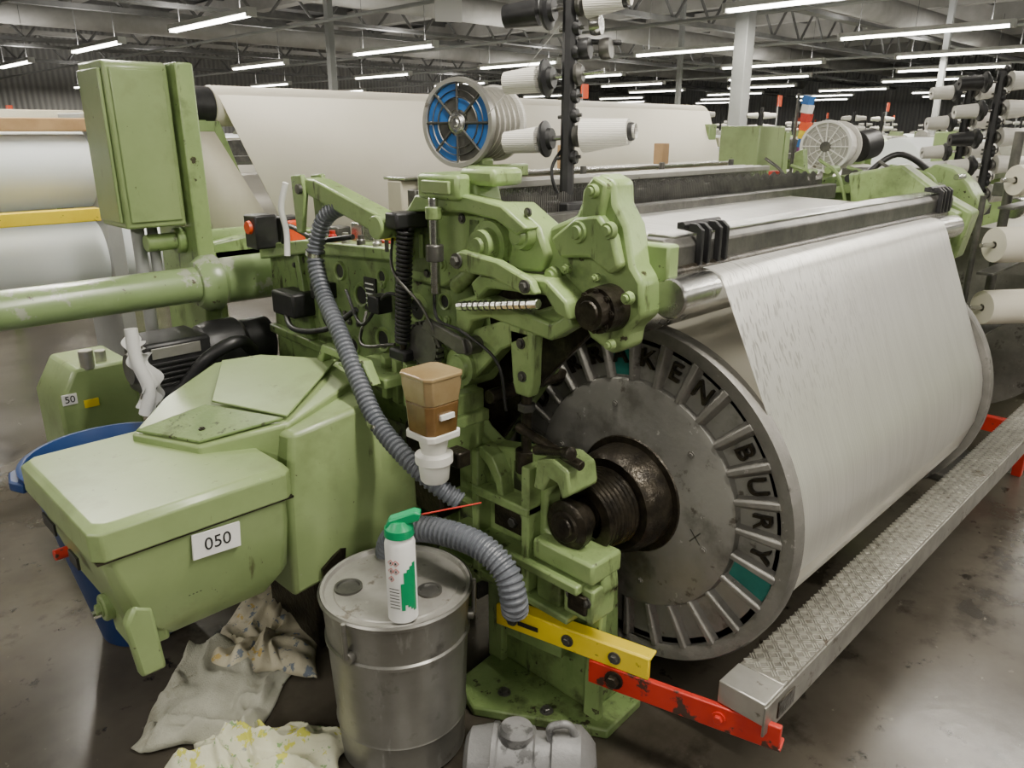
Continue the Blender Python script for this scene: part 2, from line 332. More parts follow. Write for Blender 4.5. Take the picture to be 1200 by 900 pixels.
# warp sheet
pr=[(1.40,1.262),(1.2,1.257),(1.0,1.245),(.92,1.222),(.87,1.217),(.842,1.205),(.826,1.175)]
P0=(.826,1.175);P1=(.664,.778)
for i in range(1,9):
    t=i/8;pr.append((P0[0]+(P1[0]-P0[0])*t,P0[1]+(P1[1]-P0[1])*t))
for a in (163,170,178,190,205,220): pr.append((yc+.4325*math.cos(math.radians(a)),zc+.4325*math.sin(math.radians(a))))
bm=bmesh.new();nx=60;rows=[]
for j,(y,z) in enumerate(pr):
    row=[]
    x0=1.475+.055*max(0,min(1,(j-6)/9))
    for i in range(nx+1):
        x=x0+(2.93-x0)*i/nx
        row.append(bm.verts.new((x,y,z)))
    rows.append(row)
for j in range(len(rows)-1):
    for i in range(nx): bm.faces.new((rows[j][i],rows[j][i+1],rows[j+1][i+1],rows[j+1][i]))
bm2(bm,"warp_sheet",SHEET,sharp=80)
# ------------------------------------------------------------------ main loom
loom=group("power_loom")
A=[(2.5,.62),(2.5,1.12),(2.3,1.13),(2.19,1.16),(1.74,1.18),(1.55,1.18),(1.44,1.15),(1.42,.98),(1.46,.88),(1.5,.8),(1.7,.66)]
prism("side_frame",A,'X',1.3,1.35,GRF,.008)
prism("side_frame_rib",[(2.5,1.08),(2.5,1.13),(2.2,1.175),(1.74,1.195),(1.55,1.195),(1.43,1.16),(1.45,1.13),(1.56,1.155),(1.74,1.16),(2.2,1.13)],'X',1.265,1.36,GR,.006)
prism("side_frame_rib",[(1.7,.66),(1.66,.66),(1.47,.79),(1.43,.9),(1.41,.98),(1.44,.98),(1.48,.88),(1.52,.81)],'X',1.26,1.31,GR,.005)
prism("side_frame_rib",[(2.5,.82),(2.5,.85),(2.1,.83),(1.75,.76),(1.75,.73),(2.1,.8)],'X',1.275,1.31,GRF,.005)
prism("side_frame_rib",[(2.3,1.13),(2.27,1.13),(2.22,.84),(2.25,.84)],'X',1.28,1.31,GRF,.004);prism("side_frame_rib",[(1.77,1.16),(1.745,1.16),(1.76,.8),(1.785,.8)],'X',1.28,1.31,GRF,.004)
prism("inner_frame",[(2.6,.05),(2.6,1.15),(1.3,1.2),(1.28,.9),(1.5,.6),(1.7,.05)],'X',1.42,1.46,GRD,.006)
box("frame_leg",1.3,1.44,2.3,2.48,0,.7,GRD,.01);box("frame_leg",1.3,1.44,1.6,1.72,0,.72,GRD,.01)
for y,z,r in ((1.94,1.03,.035),(1.67,1.03,.04),(2.14,.93,.05),(2.38,.93,.045),(1.84,.91,.035),(1.58,.92,.03),(1.83,1.1,.022),(2.05,1.09,.028),(1.55,1.07,.022),(2.0,.86,.03),(1.72,.8,.03)):
    lathe("frame_hole_lip",[(0,r*.75),(-.006,r*.8),(-.008,r),(0,r*1.12)],(1.3,y,z),(1,0,0),GR,24)
    lathe("frame_hole_shade",[(-.0015,0),(-.0015,r*.8)],(1.3,y,z),(1,0,0),BLK,24)  # flat black disc, the darkness of the hole is its colour
for k in range(30):
    y=random.uniform(1.5,2.4);z=random.uniform(.82,1.14);bolt((1.297,y,z),NX,random.choice((.006,.008,.01)),random.choice((DST,GR,GR)))
prism("far_side_frame",[(2.4,0),(2.4,1.15),(1.6,1.2),(.98,1.26),(.86,1.22),(.9,1.05),(1.2,1.0),(1.35,.3),(1.35,0)],'X',3.12,3.2,GR,.008)
prism("far_casting",[(1.25,1.1),(1.3,1.34),(1.1,1.38),(.95,1.28),(.83,1.22),(.86,1.05),(1.0,.98)],'X',3.2,3.3,GR,.01)
box("cross_beam",1.34,3.15,1.5,1.62,.85,1.05,GRD,.008);box("cross_beam_low",1.34,3.15,1.5,1.6,.2,.32,GRD,.008)
box("under_cloth_shield",1.4,3.1,1.55,1.57,.1,1.1,DST,0)
# lever bar
prism("upper_lever",[(2.02,1.375),(1.95,1.372),(1.62,1.29),(1.6,1.262),(1.66,1.245),(1.98,1.325),(2.03,1.345)],'X',1.17,1.23,GR,.006)
for x in (1.16,1.225): prism("lever_fork",[(2.05,1.22),(2.06,1.38),(2.0,1.385),(1.99,1.33),(2.02,1.22)],'X',x,x+.015,GR,.004)
cyl("lever_pin",(1.15,2.01,1.345),(1.25,2.01,1.345),.014,DST)
cyl("lever_pivot",(1.14,1.63,1.27),(1.3,1.63,1.27),.03,GR)
cable("rag_tie",[(1.15,2.07,1.36),(1.14,2.09,1.29),(1.15,2.09,1.22),(1.14,2.08,1.15)],.009,RAGW)
# head casting
C=[(1.72,1.12),(1.71,1.25),(1.62,1.33),(1.56,1.35),(1.55,1.39),(1.38,1.41),(1.36,1.34),(1.25,1.345),(1.17,1.3),(1.14,1.24),(1.16,1.2),(1.28,1.19),(1.42,1.16),(1.5,1.12)]
prism("head_casting",C,'X',1.25,1.33,GR,.01)
prism("head_casting_rib",[(1.6,1.3),(1.56,1.35),(1.37,1.36),(1.25,1.345),(1.17,1.3),(1.2,1.28),(1.27,1.31),(1.38,1.32),(1.55,1.31)],'X',1.215,1.26,GR,.006)
prism("head_pocket_shade",[(1.69,1.15),(1.68,1.24),(1.6,1.28),(1.55,1.27),(1.55,1.15)],'X',1.247,1.251,GRD,0)  # flat dark inlay, recess shade put into the colour
prism("head_pocket_shade",[(1.4,1.2),(1.39,1.3),(1.36,1.3),(1.36,1.2)],'X',1.247,1.251,GRD,0)  # second inlay with painted recess shade
box("top_block",1.2,1.34,1.38,1.53,1.345,1.405,GR,.01)
box("top_block_plate",1.19,1.2,1.4,1.5,1.36,1.39,GRC,.003)
box("top_cap",1.24,1.34,1.3,1.42,1.38,1.42,GR,.012)
cyl("vertical_rod",(1.19,1.455,1.12),(1.19,1.455,1.35),.012,STL);cyl("rod_collar",(1.19,1.455,1.2),(1.19,1.455,1.24),.022,DST);cyl("rod_collar",(1.19,1.455,1.3),(1.19,1.455,1.33),.02,GR)
lathe("pivot_boss",[(-.06,0),(-.06,.018),(-.05,.02),(-.05,.035),(-.02,.04),(-.02,.055),(0,.06),(.02,.06)],(1.25,1.31,1.25),(1,0,0),GR,32)
lathe("pivot_boss",[(-.03,0),(-.03,.018),(-.02,.022),(-.02,.03),(0,.035)],(1.25,1.21,1.28),(1,0,0),GR,24)
lathe("pivot_boss",[(-.03,0),(-.03,.018),(-.02,.022),(-.02,.03),(0,.035)],(1.25,1.64,1.2),(1,0,0),GR,24)
lathe("recoil_spring_can",[(0,0),(0,.018),(.01,.021),(.12,.021),(.13,.018),(.13,0)],(1.24,1.44,1.13),(.1,-.6,.5),GRF,20)
prism("curved_guard",[(1.34,1.16),(1.3,1.19),(1.1,1.2),(1.04,1.16),(1.03,1.12),(1.07,1.13),(1.1,1.165),(1.28,1.155),(1.32,1.12)],'X',1.2,1.27,GR,.006)
prism("curved_guard_low",[(1.42,1.04),(1.42,1.1),(1.34,1.13),(1.1,1.1),(1.05,1.13),(1.04,1.1),(1.1,1.06),(1.3,1.08),(1.36,1.06),(1.38,1.02)],'X',1.22,1.27,GR,.006)
prism("rocker_arm",[(1.38,1.22),(1.34,1.24),(1.22,1.23),(1.12,1.2),(1.1,1.17),(1.14,1.165),(1.24,1.19),(1.36,1.19)],'X',1.17,1.195,GR,.006)
bolt((1.168,1.35,1.215),NX,.012,DST);bolt((1.168,1.13,1.185),NX,.010,DST)
cyl("graduated_rod",(1.18,1.36,1.105),(1.18,1.1,1.15),.011,STL,8)
for k in range(12): cyl("rod_notch",(1.18,1.34-k*.019,1.1085+k*.0033),(1.18,1.336-k*.019,1.1089+k*.0033),.0125,DST,8)
prism("lower_lever",[(1.46,.93),(1.41,1.02),(1.27,1.075),(1.06,1.155),(1.02,1.135),(1.14,1.07),(1.28,1.0),(1.38,.9),(1.42,.88)],'X',1.24,1.29,GR,.006)
lathe("lever_hub",[(-.05,0),(-.05,.03),(-.04,.034),(-.04,.05),(0,.055),(.05,.055)],(1.27,1.42,.93),(1,0,0),GR,28)
lathe("toothed_sector",[(0,0),(0,.055),(.02,.055),(.02,0)],(1.2,1.53,.97),(1,0,0),DST,28)
for k in range(22):
    a=k*2*pi/22;box("gear_tooth",1.2,1.22,1.53+.06*math.cos(a)-.004,1.53+.06*math.cos(a)+.004,.97+.06*math.sin(a)-.004,.97+.06*math.sin(a)+.004,DST,0)
# secondary linkage behind and around the head
for y,z,r,mm in ((1.6,1.3,.01,DST),(1.52,1.24,.009,DST),(1.5,1.18,.012,GR),(1.42,1.3,.008,DST),(1.27,1.21,.008,DST),(1.34,1.33,.008,GR),(1.2,1.33,.007,DST),(1.66,1.14,.01,DST),(1.56,1.15,.008,DST)): bolt((1.25,y,z),NX,r,mm)
prism("gap_shade_plate",[(1.5,.7),(1.5,1.15),(1.2,1.18),(1.1,1.05),(1.3,.85),(1.4,.7)],'X',1.36,1.38,OILY,.004)  # added dark sheet standing in for the shade behind the head
cyl("cross_shaft",(1.2,1.36,1.0),(1.5,1.36,1.0),.022,DST);cyl("cross_shaft",(1.22,1.3,.88),(1.5,1.3,.88),.018,OILY)
prism("link_plate",[(1.52,1.02),(1.5,1.05),(1.36,1.02),(1.35,.985),(1.38,.98)],'X',1.19,1.205,DST,.003)
cable("oil_line",[(1.22,1.5,1.12),(1.18,1.44,1.06),(1.19,1.36,1.04),(1.21,1.26,.98),(1.22,1.24,.86)],.004,BLK)
cable("oil_line",[(1.21,1.65,1.25),(1.17,1.6,1.16),(1.18,1.5,1.08),(1.2,1.46,.98)],.004,DST)
cable("oil_line",[(1.1,1.36,.76),(1.16,1.4,.84),(1.2,1.48,.88),(1.25,1.55,.86)],.005,BLK)
for k in range(5): prism("leaf_spring",[(1.72,.86+.01*k),(1.54,.84+.01*k),(1.54,.845+.01*k),(1.72,.865+.01*k)],'X',1.22,1.27,DST,0)
box("sensor_block",1.2,1.25,1.72,1.77,1.02,1.07,BLK,.004);box("sensor_block",1.24,1.3,2.08,2.14,1.0,1.05,BLK,.004)
for k in range(4): cyl("vertical_stud",(1.24,1.72-.05*k,1.19),(1.24,1.72-.05*k,1.24+.01*(k%2)),.006,(DST,GR)[k%2],8)
# rear arm
D=[(1.05,1.39),(1.02,1.42),(.98,1.405),(.975,1.36),(.945,1.32),(.925,1.24),(.9,1.21),(.895,1.14),(.93,1.105),(.935,1.065),(.97,1.045),(1.03,1.07),(1.07,1.13),(1.14,1.165),(1.17,1.23),(1.155,1.3),(1.08,1.33)]
prism("rear_arm",D,'X',1.27,1.34,GR,.01)
prism("rear_arm_face",[(1.06,1.33),(1.0,1.34),(.96,1.3),(.94,1.24),(.965,1.22),(1.02,1.25),(1.1,1.24),(1.13,1.28)],'X',1.245,1.275,GR,.008)
prism("rear_arm_web",[(.985,1.4),(1.02,1.415),(1.045,1.385),(1.05,1.33),(1.0,1.33)],'X',1.25,1.28,GR,.006)
for y,z,r in ((.97,1.31,.016),(1.05,1.3,.022),(.915,1.18,.012),(1.015,1.385,.013),(1.12,1.2,.018),(.955,1.075,.01),(1.0,1.21,.009),(1.08,1.22,.01)):
    lathe("arm_boss",[(-.02,0),(-.02,r*.6),(-.014,r*.7),(-.014,r),(0,r*1.15)],(1.252,y,z),(1,0,0),GR,20)
lathe("whip_roll_bearing",[(-.08,0),(-.08,.024),(-.075,.026),(-.075,.036),(-.05,.04),(-.05,.048),(.02,.052)],(1.27,.975,1.148),(1,0,0),OILY,32)
for k in range(8):
    a=k*pi/4;bolt((1.217,.975+.04*math.cos(a),1.148+.04*math.sin(a)),NX,.005,OILY)
box("rail_end_block",1.33,1.37,.88,.99,1.2,1.28,GR,.006)
# connecting rod
prism("rod_clevis",[(1.25,1.06),(1.17,1.06),(1.175,.93),(1.185,.9),(1.23,.9),(1.24,.93)],'X',1.24,1.275,GR,.006)
bolt((1.24,1.21,1.03),NX,.009);bolt((1.24,1.205,.95),NX,.009)
cyl("connecting_rod",(1.255,1.205,.74),(1.255,1.205,.92),.013,OILY);cyl("rod_nut",(1.255,1.205,.86),(1.255,1.205,.88),.022,DST,6);cyl("rod_lower_block",(1.255,1.205,.7),(1.255,1.205,.76),.028,OILY,12)
# lower bracket
I=[(1.66,.53),(1.655,.66),(1.52,.77),(1.42,.80),(1.38,.76),(1.33,.735),(1.3,.74),(1.12,.775),(1.07,.785),(1.03,.77),(1.02,.72),(1.05,.69),(1.10,.7),(1.13,.66),(1.135,.57),(1.1,.555),(1.0,.56),(.955,.54),(.945,.47),(.99,.42),(1.04,.37),(1.25,.34),(1.44,.3),(1.53,.35),(1.6,.42)]
prism("beam_bracket",I,'X',1.25,1.31,GR,.008)
prism("bracket_flange",[(1.66,.53),(1.655,.66),(1.52,.77),(1.42,.8),(1.4,.775),(1.5,.745),(1.62,.645),(1.63,.53)],'X',1.2,1.26,GR,.006)
box("bracket_upright_rib",1.205,1.26,1.33,1.355,.36,.73,GR,.005);box("bracket_upright_rib",1.205,1.26,1.15,1.175,.4,.74,GR,.005);box("bracket_upright_rib",1.215,1.26,1.46,1.48,.36,.7,GR,.005)
box("bracket_shelf",1.2,1.26,1.15,1.35,.61,.635,GR,.005);box("bracket_shelf",1.19,1.26,.98,1.42,.475,.5,GR,.005)
box("bracket_shelf",1.205,1.26,1.02,1.5,.37,.39,GR,.005)
box("bracket_shelf",1.215,1.26,1.35,1.6,.56,.58,GR,.005)
prism("bracket_curve",[(1.33,.72),(1.3,.70),(1.27,.66),(1.26,.62),(1.24,.62),(1.25,.68),(1.28,.73),(1.33,.745)],'X',1.21,1.26,GR,.004)
box("bearing_seat",1.21,1.32,.95,1.14,.505,.56,GR,.008)
prism("beam_hook",[(1.13,.7),(1.12,.775),(1.07,.79),(1.025,.775),(1.015,.72),(1.04,.70),(1.055,.735),(1.08,.74),(1.1,.7)],'X',1.2,1.3,GR,.006)
box("foot_block",1.215,1.3,.95,1.04,.40,.49,GR,.006);box("foot_block_pad",1.205,1.22,.965,1.02,.42,.47,OILY,.004)
box("foot_block",1.225,1.3,1.06,1.14,.39,.48,GRF,.006)
lathe("latch_handle",[(0,0),(0,.012),(.09,.01),(.1,.016),(.12,.016),(.125,0)],(1.2,1.12,.8),(-.1,-1,.25),OILY,14)
cyl("latch_rod",(1.22,1.2,.83),(1.22,1.0,.79),.012,OILY)
for y,z in ((1.6,.6),(1.58,.5),(1.46,.7),(1.4,.6),(1.4,.42),(1.28,.68),(1.24,.42),(1.24,.55),(1.48,.42),(1.32,.42),(1.52,.62),(1.2,.58),(1.2,.44)):
    bolt((1.25,y,z),NX,random.choice((.008,.011,.014)),random.choice((GR,DST)))
bolt((1.215,.97,.455),NX,.01,DST);bolt((1.215,1.02,.455),NX,.008,DST)
box("bracket_window_shade",1.246,1.251,1.19,1.31,.52,.59,OILY,0)  # flat dark panel in place of the shade inside the opening
box("bracket_pocket_shade",1.247,1.251,1.36,1.45,.4,.54,GRD,0);box("bracket_pocket_shade",1.247,1.251,1.19,1.32,.4,.465,GRD,0);box("bracket_pocket_shade",1.247,1.251,1.19,1.24,.645,.72,GRD,0)  # flat panels, shade of the recesses painted as dark green
# pedestal
prism("pedestal",[(1.42,0.03),(1.38,.33),(1.05,.38),(1.03,.03)],'X',1.33,1.45,GRF,.008)
box("pedestal_side",1.315,1.34,1.0,1.05,.02,.37,GR,.006);box("pedestal_side",1.31,1.34,1.35,1.41,.02,.33,GR,.006)
prism("pedestal_base",[(1.16,1.38),(1.12,1.27),(1.31,.96),(1.47,.97),(1.5,1.42)],'Z',0,.03,GRF,.006)
bolt((1.25,1.12,.03),(0,0,1),.012);bolt((1.22,1.25,.03),(0,0,1),.012)
def bar(name,p0,p1,z0,z1,w,m):
    p0=Vector(p0);p1=Vector(p1);d=(p1-p0).normalized();n=Vector((-d.y,d.x))*w/2
    return prism(name,[p0+n,p1+n,p1-n,p0-n],'Z',z0,z1,m,.003)
bar("yellow_arm",(1.215,1.27),(1.315,.85),.25,.31,.014,YEL);bar("yellow_arm_ledge",(1.23,1.27),(1.33,.85),.305,.312,.04,YEL)
bar("red_arm",(1.275,1.0),(1.395,.55),.185,.25,.016,RED);bar("red_arm_ledge",(1.29,1.0),(1.41,.55),.185,.193,.045,RED)
bar("arm_bracket",(1.3,1.28),(1.33,1.1),.2,.3,.12,GRF)
for t in (.12,.5,.8): bolt((1.215+.1*t-.008,1.27-.42*t,.28),(-1,-.24,0),.011,DST)
box("yellow_slot_shade",1.226,1.228,1.14,1.2,.274,.286,BLK,0,rot=Matrix.Rotation(.23,3,'Z'))  # black strip painted for the shade inside the slot
bolt((1.283,.93,.22),(-1,-.25,0),.016,OILY);bolt((1.35,.68,.22),(-1,-.25,0),.011,RED)
# whip roller, rail
cyl("whip_roller",(1.33,.875,1.172),(3.14,.875,1.172),.043,STL,40)
cyl("tension_tube",(1.35,1.0,1.12),(3.14,1.0,1.12),.055,STL,40)
prism("back_rail",[(.9,1.225),(.9,1.27),(.915,1.285),(.985,1.285),(1.0,1.27),(1.0,1.225)],'X',1.36,3.2,DST,.004)
box("rail_top_strip",1.4,3.18,.915,.985,1.284,1.29,STL,.002)
cyl("rail_rod",(1.36,.9,1.215),(3.2,.9,1.215),.014,OILY)
for x in (1.46,1.49,1.535,1.565,3.02,3.05,3.09,3.12):
    prism("rail_clamp",[(.885,1.225),(.885,1.3),(.9,1.312),(.95,1.312),(.95,1.297),(.9,1.292),(.9,1.225)],'X',x,x+.01,BLK,.002)
cyl("clamp_bar",(1.44,.925,1.308),(1.59,.925,1.308),.008,BLK);cyl("clamp_bar",(3.0,.925,1.308),(3.15,.925,1.308),.008,BLK)
# drop wires, healds
box("drop_wire_box",1.45,3.35,1.4,1.44,1.23,1.29,DST,.004);box("drop_wire_box",1.45,3.35,1.62,1.66,1.22,1.31,DST,.004)
bm=bmesh.new()
for row,y in enumerate((1.46,1.49,1.52,1.55,1.58)):
    for i in range(230):
        x=1.5+i*.008+row*.0016
        bmesh.ops.create_cube(bm,size=1,matrix=Matrix.Translation((x,y,1.285+.006*math.sin(i*.7+row)))@Matrix.Diagonal((.0028,.002,.1,1)))
bm2(bm,"drop_wires",DST)
for y in (1.475,1.505,1.535,1.565): box("serrated_bar",1.47,3.33,y-.002,y+.002,1.28,1.3,DST,0)
bm=bmesh.new()
for row,y in enumerate((1.72,1.76,1.8,1.84)):
    for i in range(160):
        bmesh.ops.create_cube(bm,size=1,matrix=Matrix.Translation((1.55+i*.0112,y,1.24))@Matrix.Diagonal((.002,.002,.2,1)))
bm2(bm,"heald_wires",STL)
for y in (1.72,1.76,1.8,1.84): box("heald_frame",1.5,3.35,y-.008,y+.008,1.335,1.355,ALUS,.002);box("heald_frame",1.5,3.35,y-.008,y+.008,1.12,1.15,ALUS,.002)
box("front_rail",1.6,3.7,2.12,2.2,1.22,1.345,BEIGE,.006);box("front_rail_cap",1.6,3.7,2.1,2.22,1.345,1.355,STL,.002)
for x in (2.35,3.0): box("wood_spacer",x,x+.05,2.05,2.1,1.36,1.45,WOOD,.003)
for x in (1.75,2.25,2.75,3.3): cyl("rail_bracket",(x,1.88,1.2),(x,1.88,1.38),.012,DST)
box("reed_cap",1.5,3.35,1.92,1.96,1.25,1.33,DST,.004)
# oil box 050
loft("oil_box_body",[rect(.47,.78,1.62,1.97,.40,.04),rect(.42,.80,1.57,2.0,.47,.03),rect(.39,.80,1.555,2.03,.60),rect(.375,.80,1.55,2.04,.67)],GRC,.006)
loft("oil_box_lid",[rect(.36,.81,1.54,2.05,.672),rect(.36,.81,1.54,2.05,.735),rect(.375,.80,1.555,2.035,.75)],GRC,.004)
box("lid_seam",.366,.806,1.544,2.045,.668,.673,OILY,0)
prism("box_bracket",[(1.60,.40),(1.6,.5),(1.66,.52),(1.74,.46),(1.72,.40)],'X',.42,.5,GRC,.008)
prism("box_foot",[(.415,.36),(.40,.50),(.425,.54),(.46,.52),(.47,.36)],'Y',1.56,1.59,GRC,.008)
cyl("box_boss",(.40,1.72,.47),(.45,1.72,.47),.032,GRC);bolt((.40,1.72,.47),NX,.013,GRC)
cyl("red_plug",(.375,1.95,.52),(.41,1.95,.52),.014,RED);cyl("grease_nipple",(.40,1.82,.40),(.46,1.82,.40),.011,STL)
box("nameplate",.368,.373,1.86,1.95,.61,.64,BLK,.001);box("nameplate",.374,.38,1.74,1.8,.57,.6,BLK,.001)
box("number_label",.555,.665,1.543,1.548,.60,.66,PAPER,.0005,rot=Matrix.Rotation(.06,3,'Y'))
text("number_050","050",.042,(.612,1.5425,.629),(1,0,-.03),(0.03,0,1),INK)
text("small_mark","- - - -",.014,(.55,1.552,.52),(1,0,0),(0,0,1),INK)
# cover behind box
loft("drive_cover",[[(.83,1.64,.33),(1.2,1.55,.44),(1.2,2.1,.44),(.83,2.1,.33)],[(.83,1.62,.62),(1.19,1.56,.62),(1.19,2.1,.62),(.80,2.1,.62)],[(.86,1.63,.79),(1.1,1.62,.82),(1.12,2.05,.83),(.8,2.05,.79)]],GRC,.014)
fp=[(.60,1.97,.768),(.74,2.1,.80),(.90,2.12,.865),(1.0,2.06,.875),(1.16,1.86,.868),(1.13,1.74,.85),(.872,1.665,.802),(.685,1.765,.768)]
loft("drive_cover_top",[[(x,y,.70) for x,y,z in fp],fp],GRC,.006)
loft("cover_flap",[[(.61,1.965,.772),(.765,1.89,.822),(.875,1.69,.808),(.69,1.775,.773)],[(.61,1.965,.779),(.765,1.89,.829),(.875,1.69,.815),(.69,1.775,.780)]],GRF,.002)
loft("cover_plate",[[(.78,1.885,.83),(.905,2.08,.872),(1.0,2.03,.88),(1.14,1.85,.875),(.885,1.69,.812)],[(.78,1.885,.836),(.905,2.08,.878),(1.0,2.03,.886),(1.14,1.85,.881),(.885,1.69,.818)]],GRC,.002)
bolt((.72,1.82,.79),(0,0,1),.006,OILY)
prism("cover_scuff",[(.9,.35),(.98,.40),(1.0,.43),(.96,.44),(.9,.40)],'Y',1.606,1.615,OILY,.0)
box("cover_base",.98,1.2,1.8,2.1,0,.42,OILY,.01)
for k in range(5): prism("handle_rib",[(1.5+.05*k,.78),(1.5+.05*k,.9),(1.52+.05*k,.91),(1.525+.05*k,.78)],'X',1.2,1.3,GR,.003)
box("latch_plate",1.14,1.3,1.62,1.85,.84,.87,GR,.006);prism("cover_handle",[(1.62,.86),(1.66,.92),(1.86,.93),(1.9,.87),(1.87,.86),(1.85,.905),(1.67,.9),(1.65,.86)],'X',1.1,1.13,GR,.004)
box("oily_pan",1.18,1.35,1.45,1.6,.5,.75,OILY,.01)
# drive tube
lathe("drive_tube",[(0,0),(0,.058),(2.0,.06),(2.0,.075),(2.03,.095),(2.07,.097),(2.09,.08),(2.28,.082),(2.32,.088),(2.38,.088),(2.39,.0)],(-.92,2.62,1.0),(1,0,0),GRW,48)
for k in range(6):
    a=k*pi/3;bolt((1.12,2.62+.085*math.cos(a),1.0+.085*math.sin(a)),NX,.008,GR)
cyl("tube_connector",(1.46,2.55,1.0),(1.6,2.45,.98),.05,BLK)
box("black_junction",1.22,1.32,2.22,2.36,.92,1.0,BLK,.008)
prism("rear_casting",[(1.2,1.04),(1.2,1.12),(1.5,1.16),(1.7,1.12),(1.7,1.0),(1.5,.98)],'Y',2.72,2.85,GR,.01)
cyl("rear_shaft",(1.0,2.8,1.13),(1.6,2.8,1.13),.03,GR);cyl("rear_collar",(1.1,2.8,1.13),(1.16,2.8,1.13),.045,GR)
# switches
box("switch_box",1.2,1.28,2.38,2.46,1.13,1.24,BLK,.006);box("switch_box",1.29,1.37,2.36,2.44,1.12,1.23,BLK,.006)
lathe("orange_button",[(0,0),(0,.02),(.02,.025),(.03,.03),(.04,.03)],(1.19,2.42,1.2),(1,0,0),ORG,20);box("orange_cover",1.3,1.36,2.34,2.36,1.14,1.22,ORG,.006)
for k in range(6): box("top_clutter",1.3+.01*k,1.36,2.25-.12*k,2.19-.12*k,1.17,1.2+.02*(k%3),(GR,DST,STL,RED,GR,BLK)[k],.004)
cable("black_cable",[(1.25,2.3,1.16),(1.22,2.2,1.22),(1.2,2.0,1.2),(1.22,1.85,1.22)],.008,BLK)
cable("black_cable",[(1.25,1.95,1.05),(1.2,1.8,.98),(1.22,1.7,1.08),(1.24,1.6,1.05)],.005,BLK)
cable("black_cable",[(1.25,1.85,1.0),(1.18,1.78,.93),(1.2,1.65,.95)],.005,DST)
cable("black_cable",[(1.26,2.35,.95),(1.2,2.2,.9),(1.2,2.0,.93),(1.25,1.9,1.0)],.009,BLK)
for k,y in enumerate((2.05,1.98,1.9,1.82)): lathe("solenoid",[(0,0),(0,.013),(.03,.013),(.035,.009),(.045,.009),(.045,0)],(1.28,y,1.17),(0,0,1),(RED,ALUS,DST,ALUS)[k],14)
box("label_plate",1.293,1.299,1.86,1.92,.99,1.09,BLK,.001);box("label_plate",1.2,1.212,1.64,1.7,1.23,1.255,YEL,.001)
for k in range(5): box("label_line",1.2915,1.2935,1.87,1.91,1.01+.015*k,1.014+.015*k,PAPER,0)
box("label_plate",1.29,1.299,1.62,1.67,.95,.985,ALUS,.001)
spring("tension_spring",(1.19,1.57,1.27),(1.19,1.6,.97),.018,.005,26,BLK)
cyl("spring_core",(1.19,1.57,1.3),(1.19,1.6,.94),.009,OILY);box("spring_anchor",1.15,1.25,1.55,1.6,1.27,1.31,BLK,.006);box("spring_anchor",1.17,1.28,1.57,1.64,.92,.95,BLK,.006)
# drive motor
box("motor_body",.84,1.06,2.5,2.7,.66,.85,BLK,.012);box("motor_label",.86,1.02,2.495,2.5,.80,.835,ALUS,.001)
for k in range(7): box("motor_fin",.85,1.05,2.49,2.5,.67+.018*k,.678+.018*k,BLK,.001)
lathe("motor_drum",[(0,0),(0,.075),(.01,.09),(.05,.1),(.14,.1),(.16,.085),(.26,.085),(.27,0)],(1.05,2.6,.77),(1,0,0),BLK,36)
lathe("motor_end",[(0,0),(0,.05),(.01,.055),(.03,.055),(.03,.0)],(.815,2.6,.755),(1,0,0),DST,24)
cable("motor_cable",[(1.18,2.45,.78),(1.1,2.38,.84),(1.0,2.4,.80),(.93,2.46,.70),(.88,2.5,.68)],.022,BLK)
box("motor_mount",1.0,1.3,2.5,2.7,.0,.66,GRD,.01)
# grease tank
cx,cy=1.05,1.31
loft("tank_upper",[rect(cx-.05,cx+.05,cy-.05,cy+.05,.915,.014),rect(cx-.055,cx+.055,cy-.055,cy+.055,.955,.014),rect(cx-.055,cx+.055,cy-.055,cy+.055,.978,.014)],CLEARP,.003)
loft("tank_lid",[rect(cx-.057,cx+.057,cy-.057,cy+.057,.974,.014),rect(cx-.057,cx+.057,cy-.057,cy+.057,.984,.014)],CLEARP,.003)
loft("tank_residue",[rect(cx-.046,cx+.046,cy-.046,cy+.046,.84,.014),rect(cx-.05,cx+.05,cy-.05,cy+.05,.915,.014)],BRN,.003)
box("tank_label",cx-.02,cx+.02,cy-.0555,cy-.048,.88,.892,PAPER,0)
loft("tank_neck",[rect(cx-.05,cx+.05,cy-.05,cy+.05,.825,.012),rect(cx-.05,cx+.05,cy-.05,cy+.05,.842,.012)],WHT,.003)
lathe("tank_cap",[(0,0),(0,.03),(.005,.034),(.045,.038),(.05,.045),(.07,.045),(.075,.03),(.13,.04)],(cx,cy,.71),(0,0,1),WHT,28)
box("tank_bracket",1.04,1.26,1.34,1.38,.8,.83,GR,.004);box("tank_bracket",1.1,1.26,1.36,1.4,.72,.88,GR,.004)
box("tank_valve",1.1,1.14,1.28,1.33,.73,.77,OILY,.004)
# hoses
hose("corrugated_hose",[(1.22,1.76,1.30),(1.2,1.83,1.31),(1.18,1.92,1.27),(1.16,1.955,1.17),(1.14,1.9,1.07),(1.11,1.78,.98),(1.08,1.66,.88),(1.06,1.55,.79),(1.06,1.44,.73),(1.08,1.36,.68),(1.12,1.3,.63)],.025,HOSE)
hose("corrugated_hose_low",[(1.03,1.50,.40),(1.02,1.46,.5),(1.04,1.38,.555),(1.06,1.28,.575),(1.08,1.18,.57),(1.09,1.11,.53),(1.09,1.085,.47),(1.1,1.09,.43)],.033,HOSE)
for z,y,x in ((1.17,1.955,1.16),(.79,1.55,1.06)): lathe("hose_clip",[(-.006,.025),(-.006,.028),(.006,.028),(.006,.025)],(x,y,z),(0,-.3,1),STL,20)
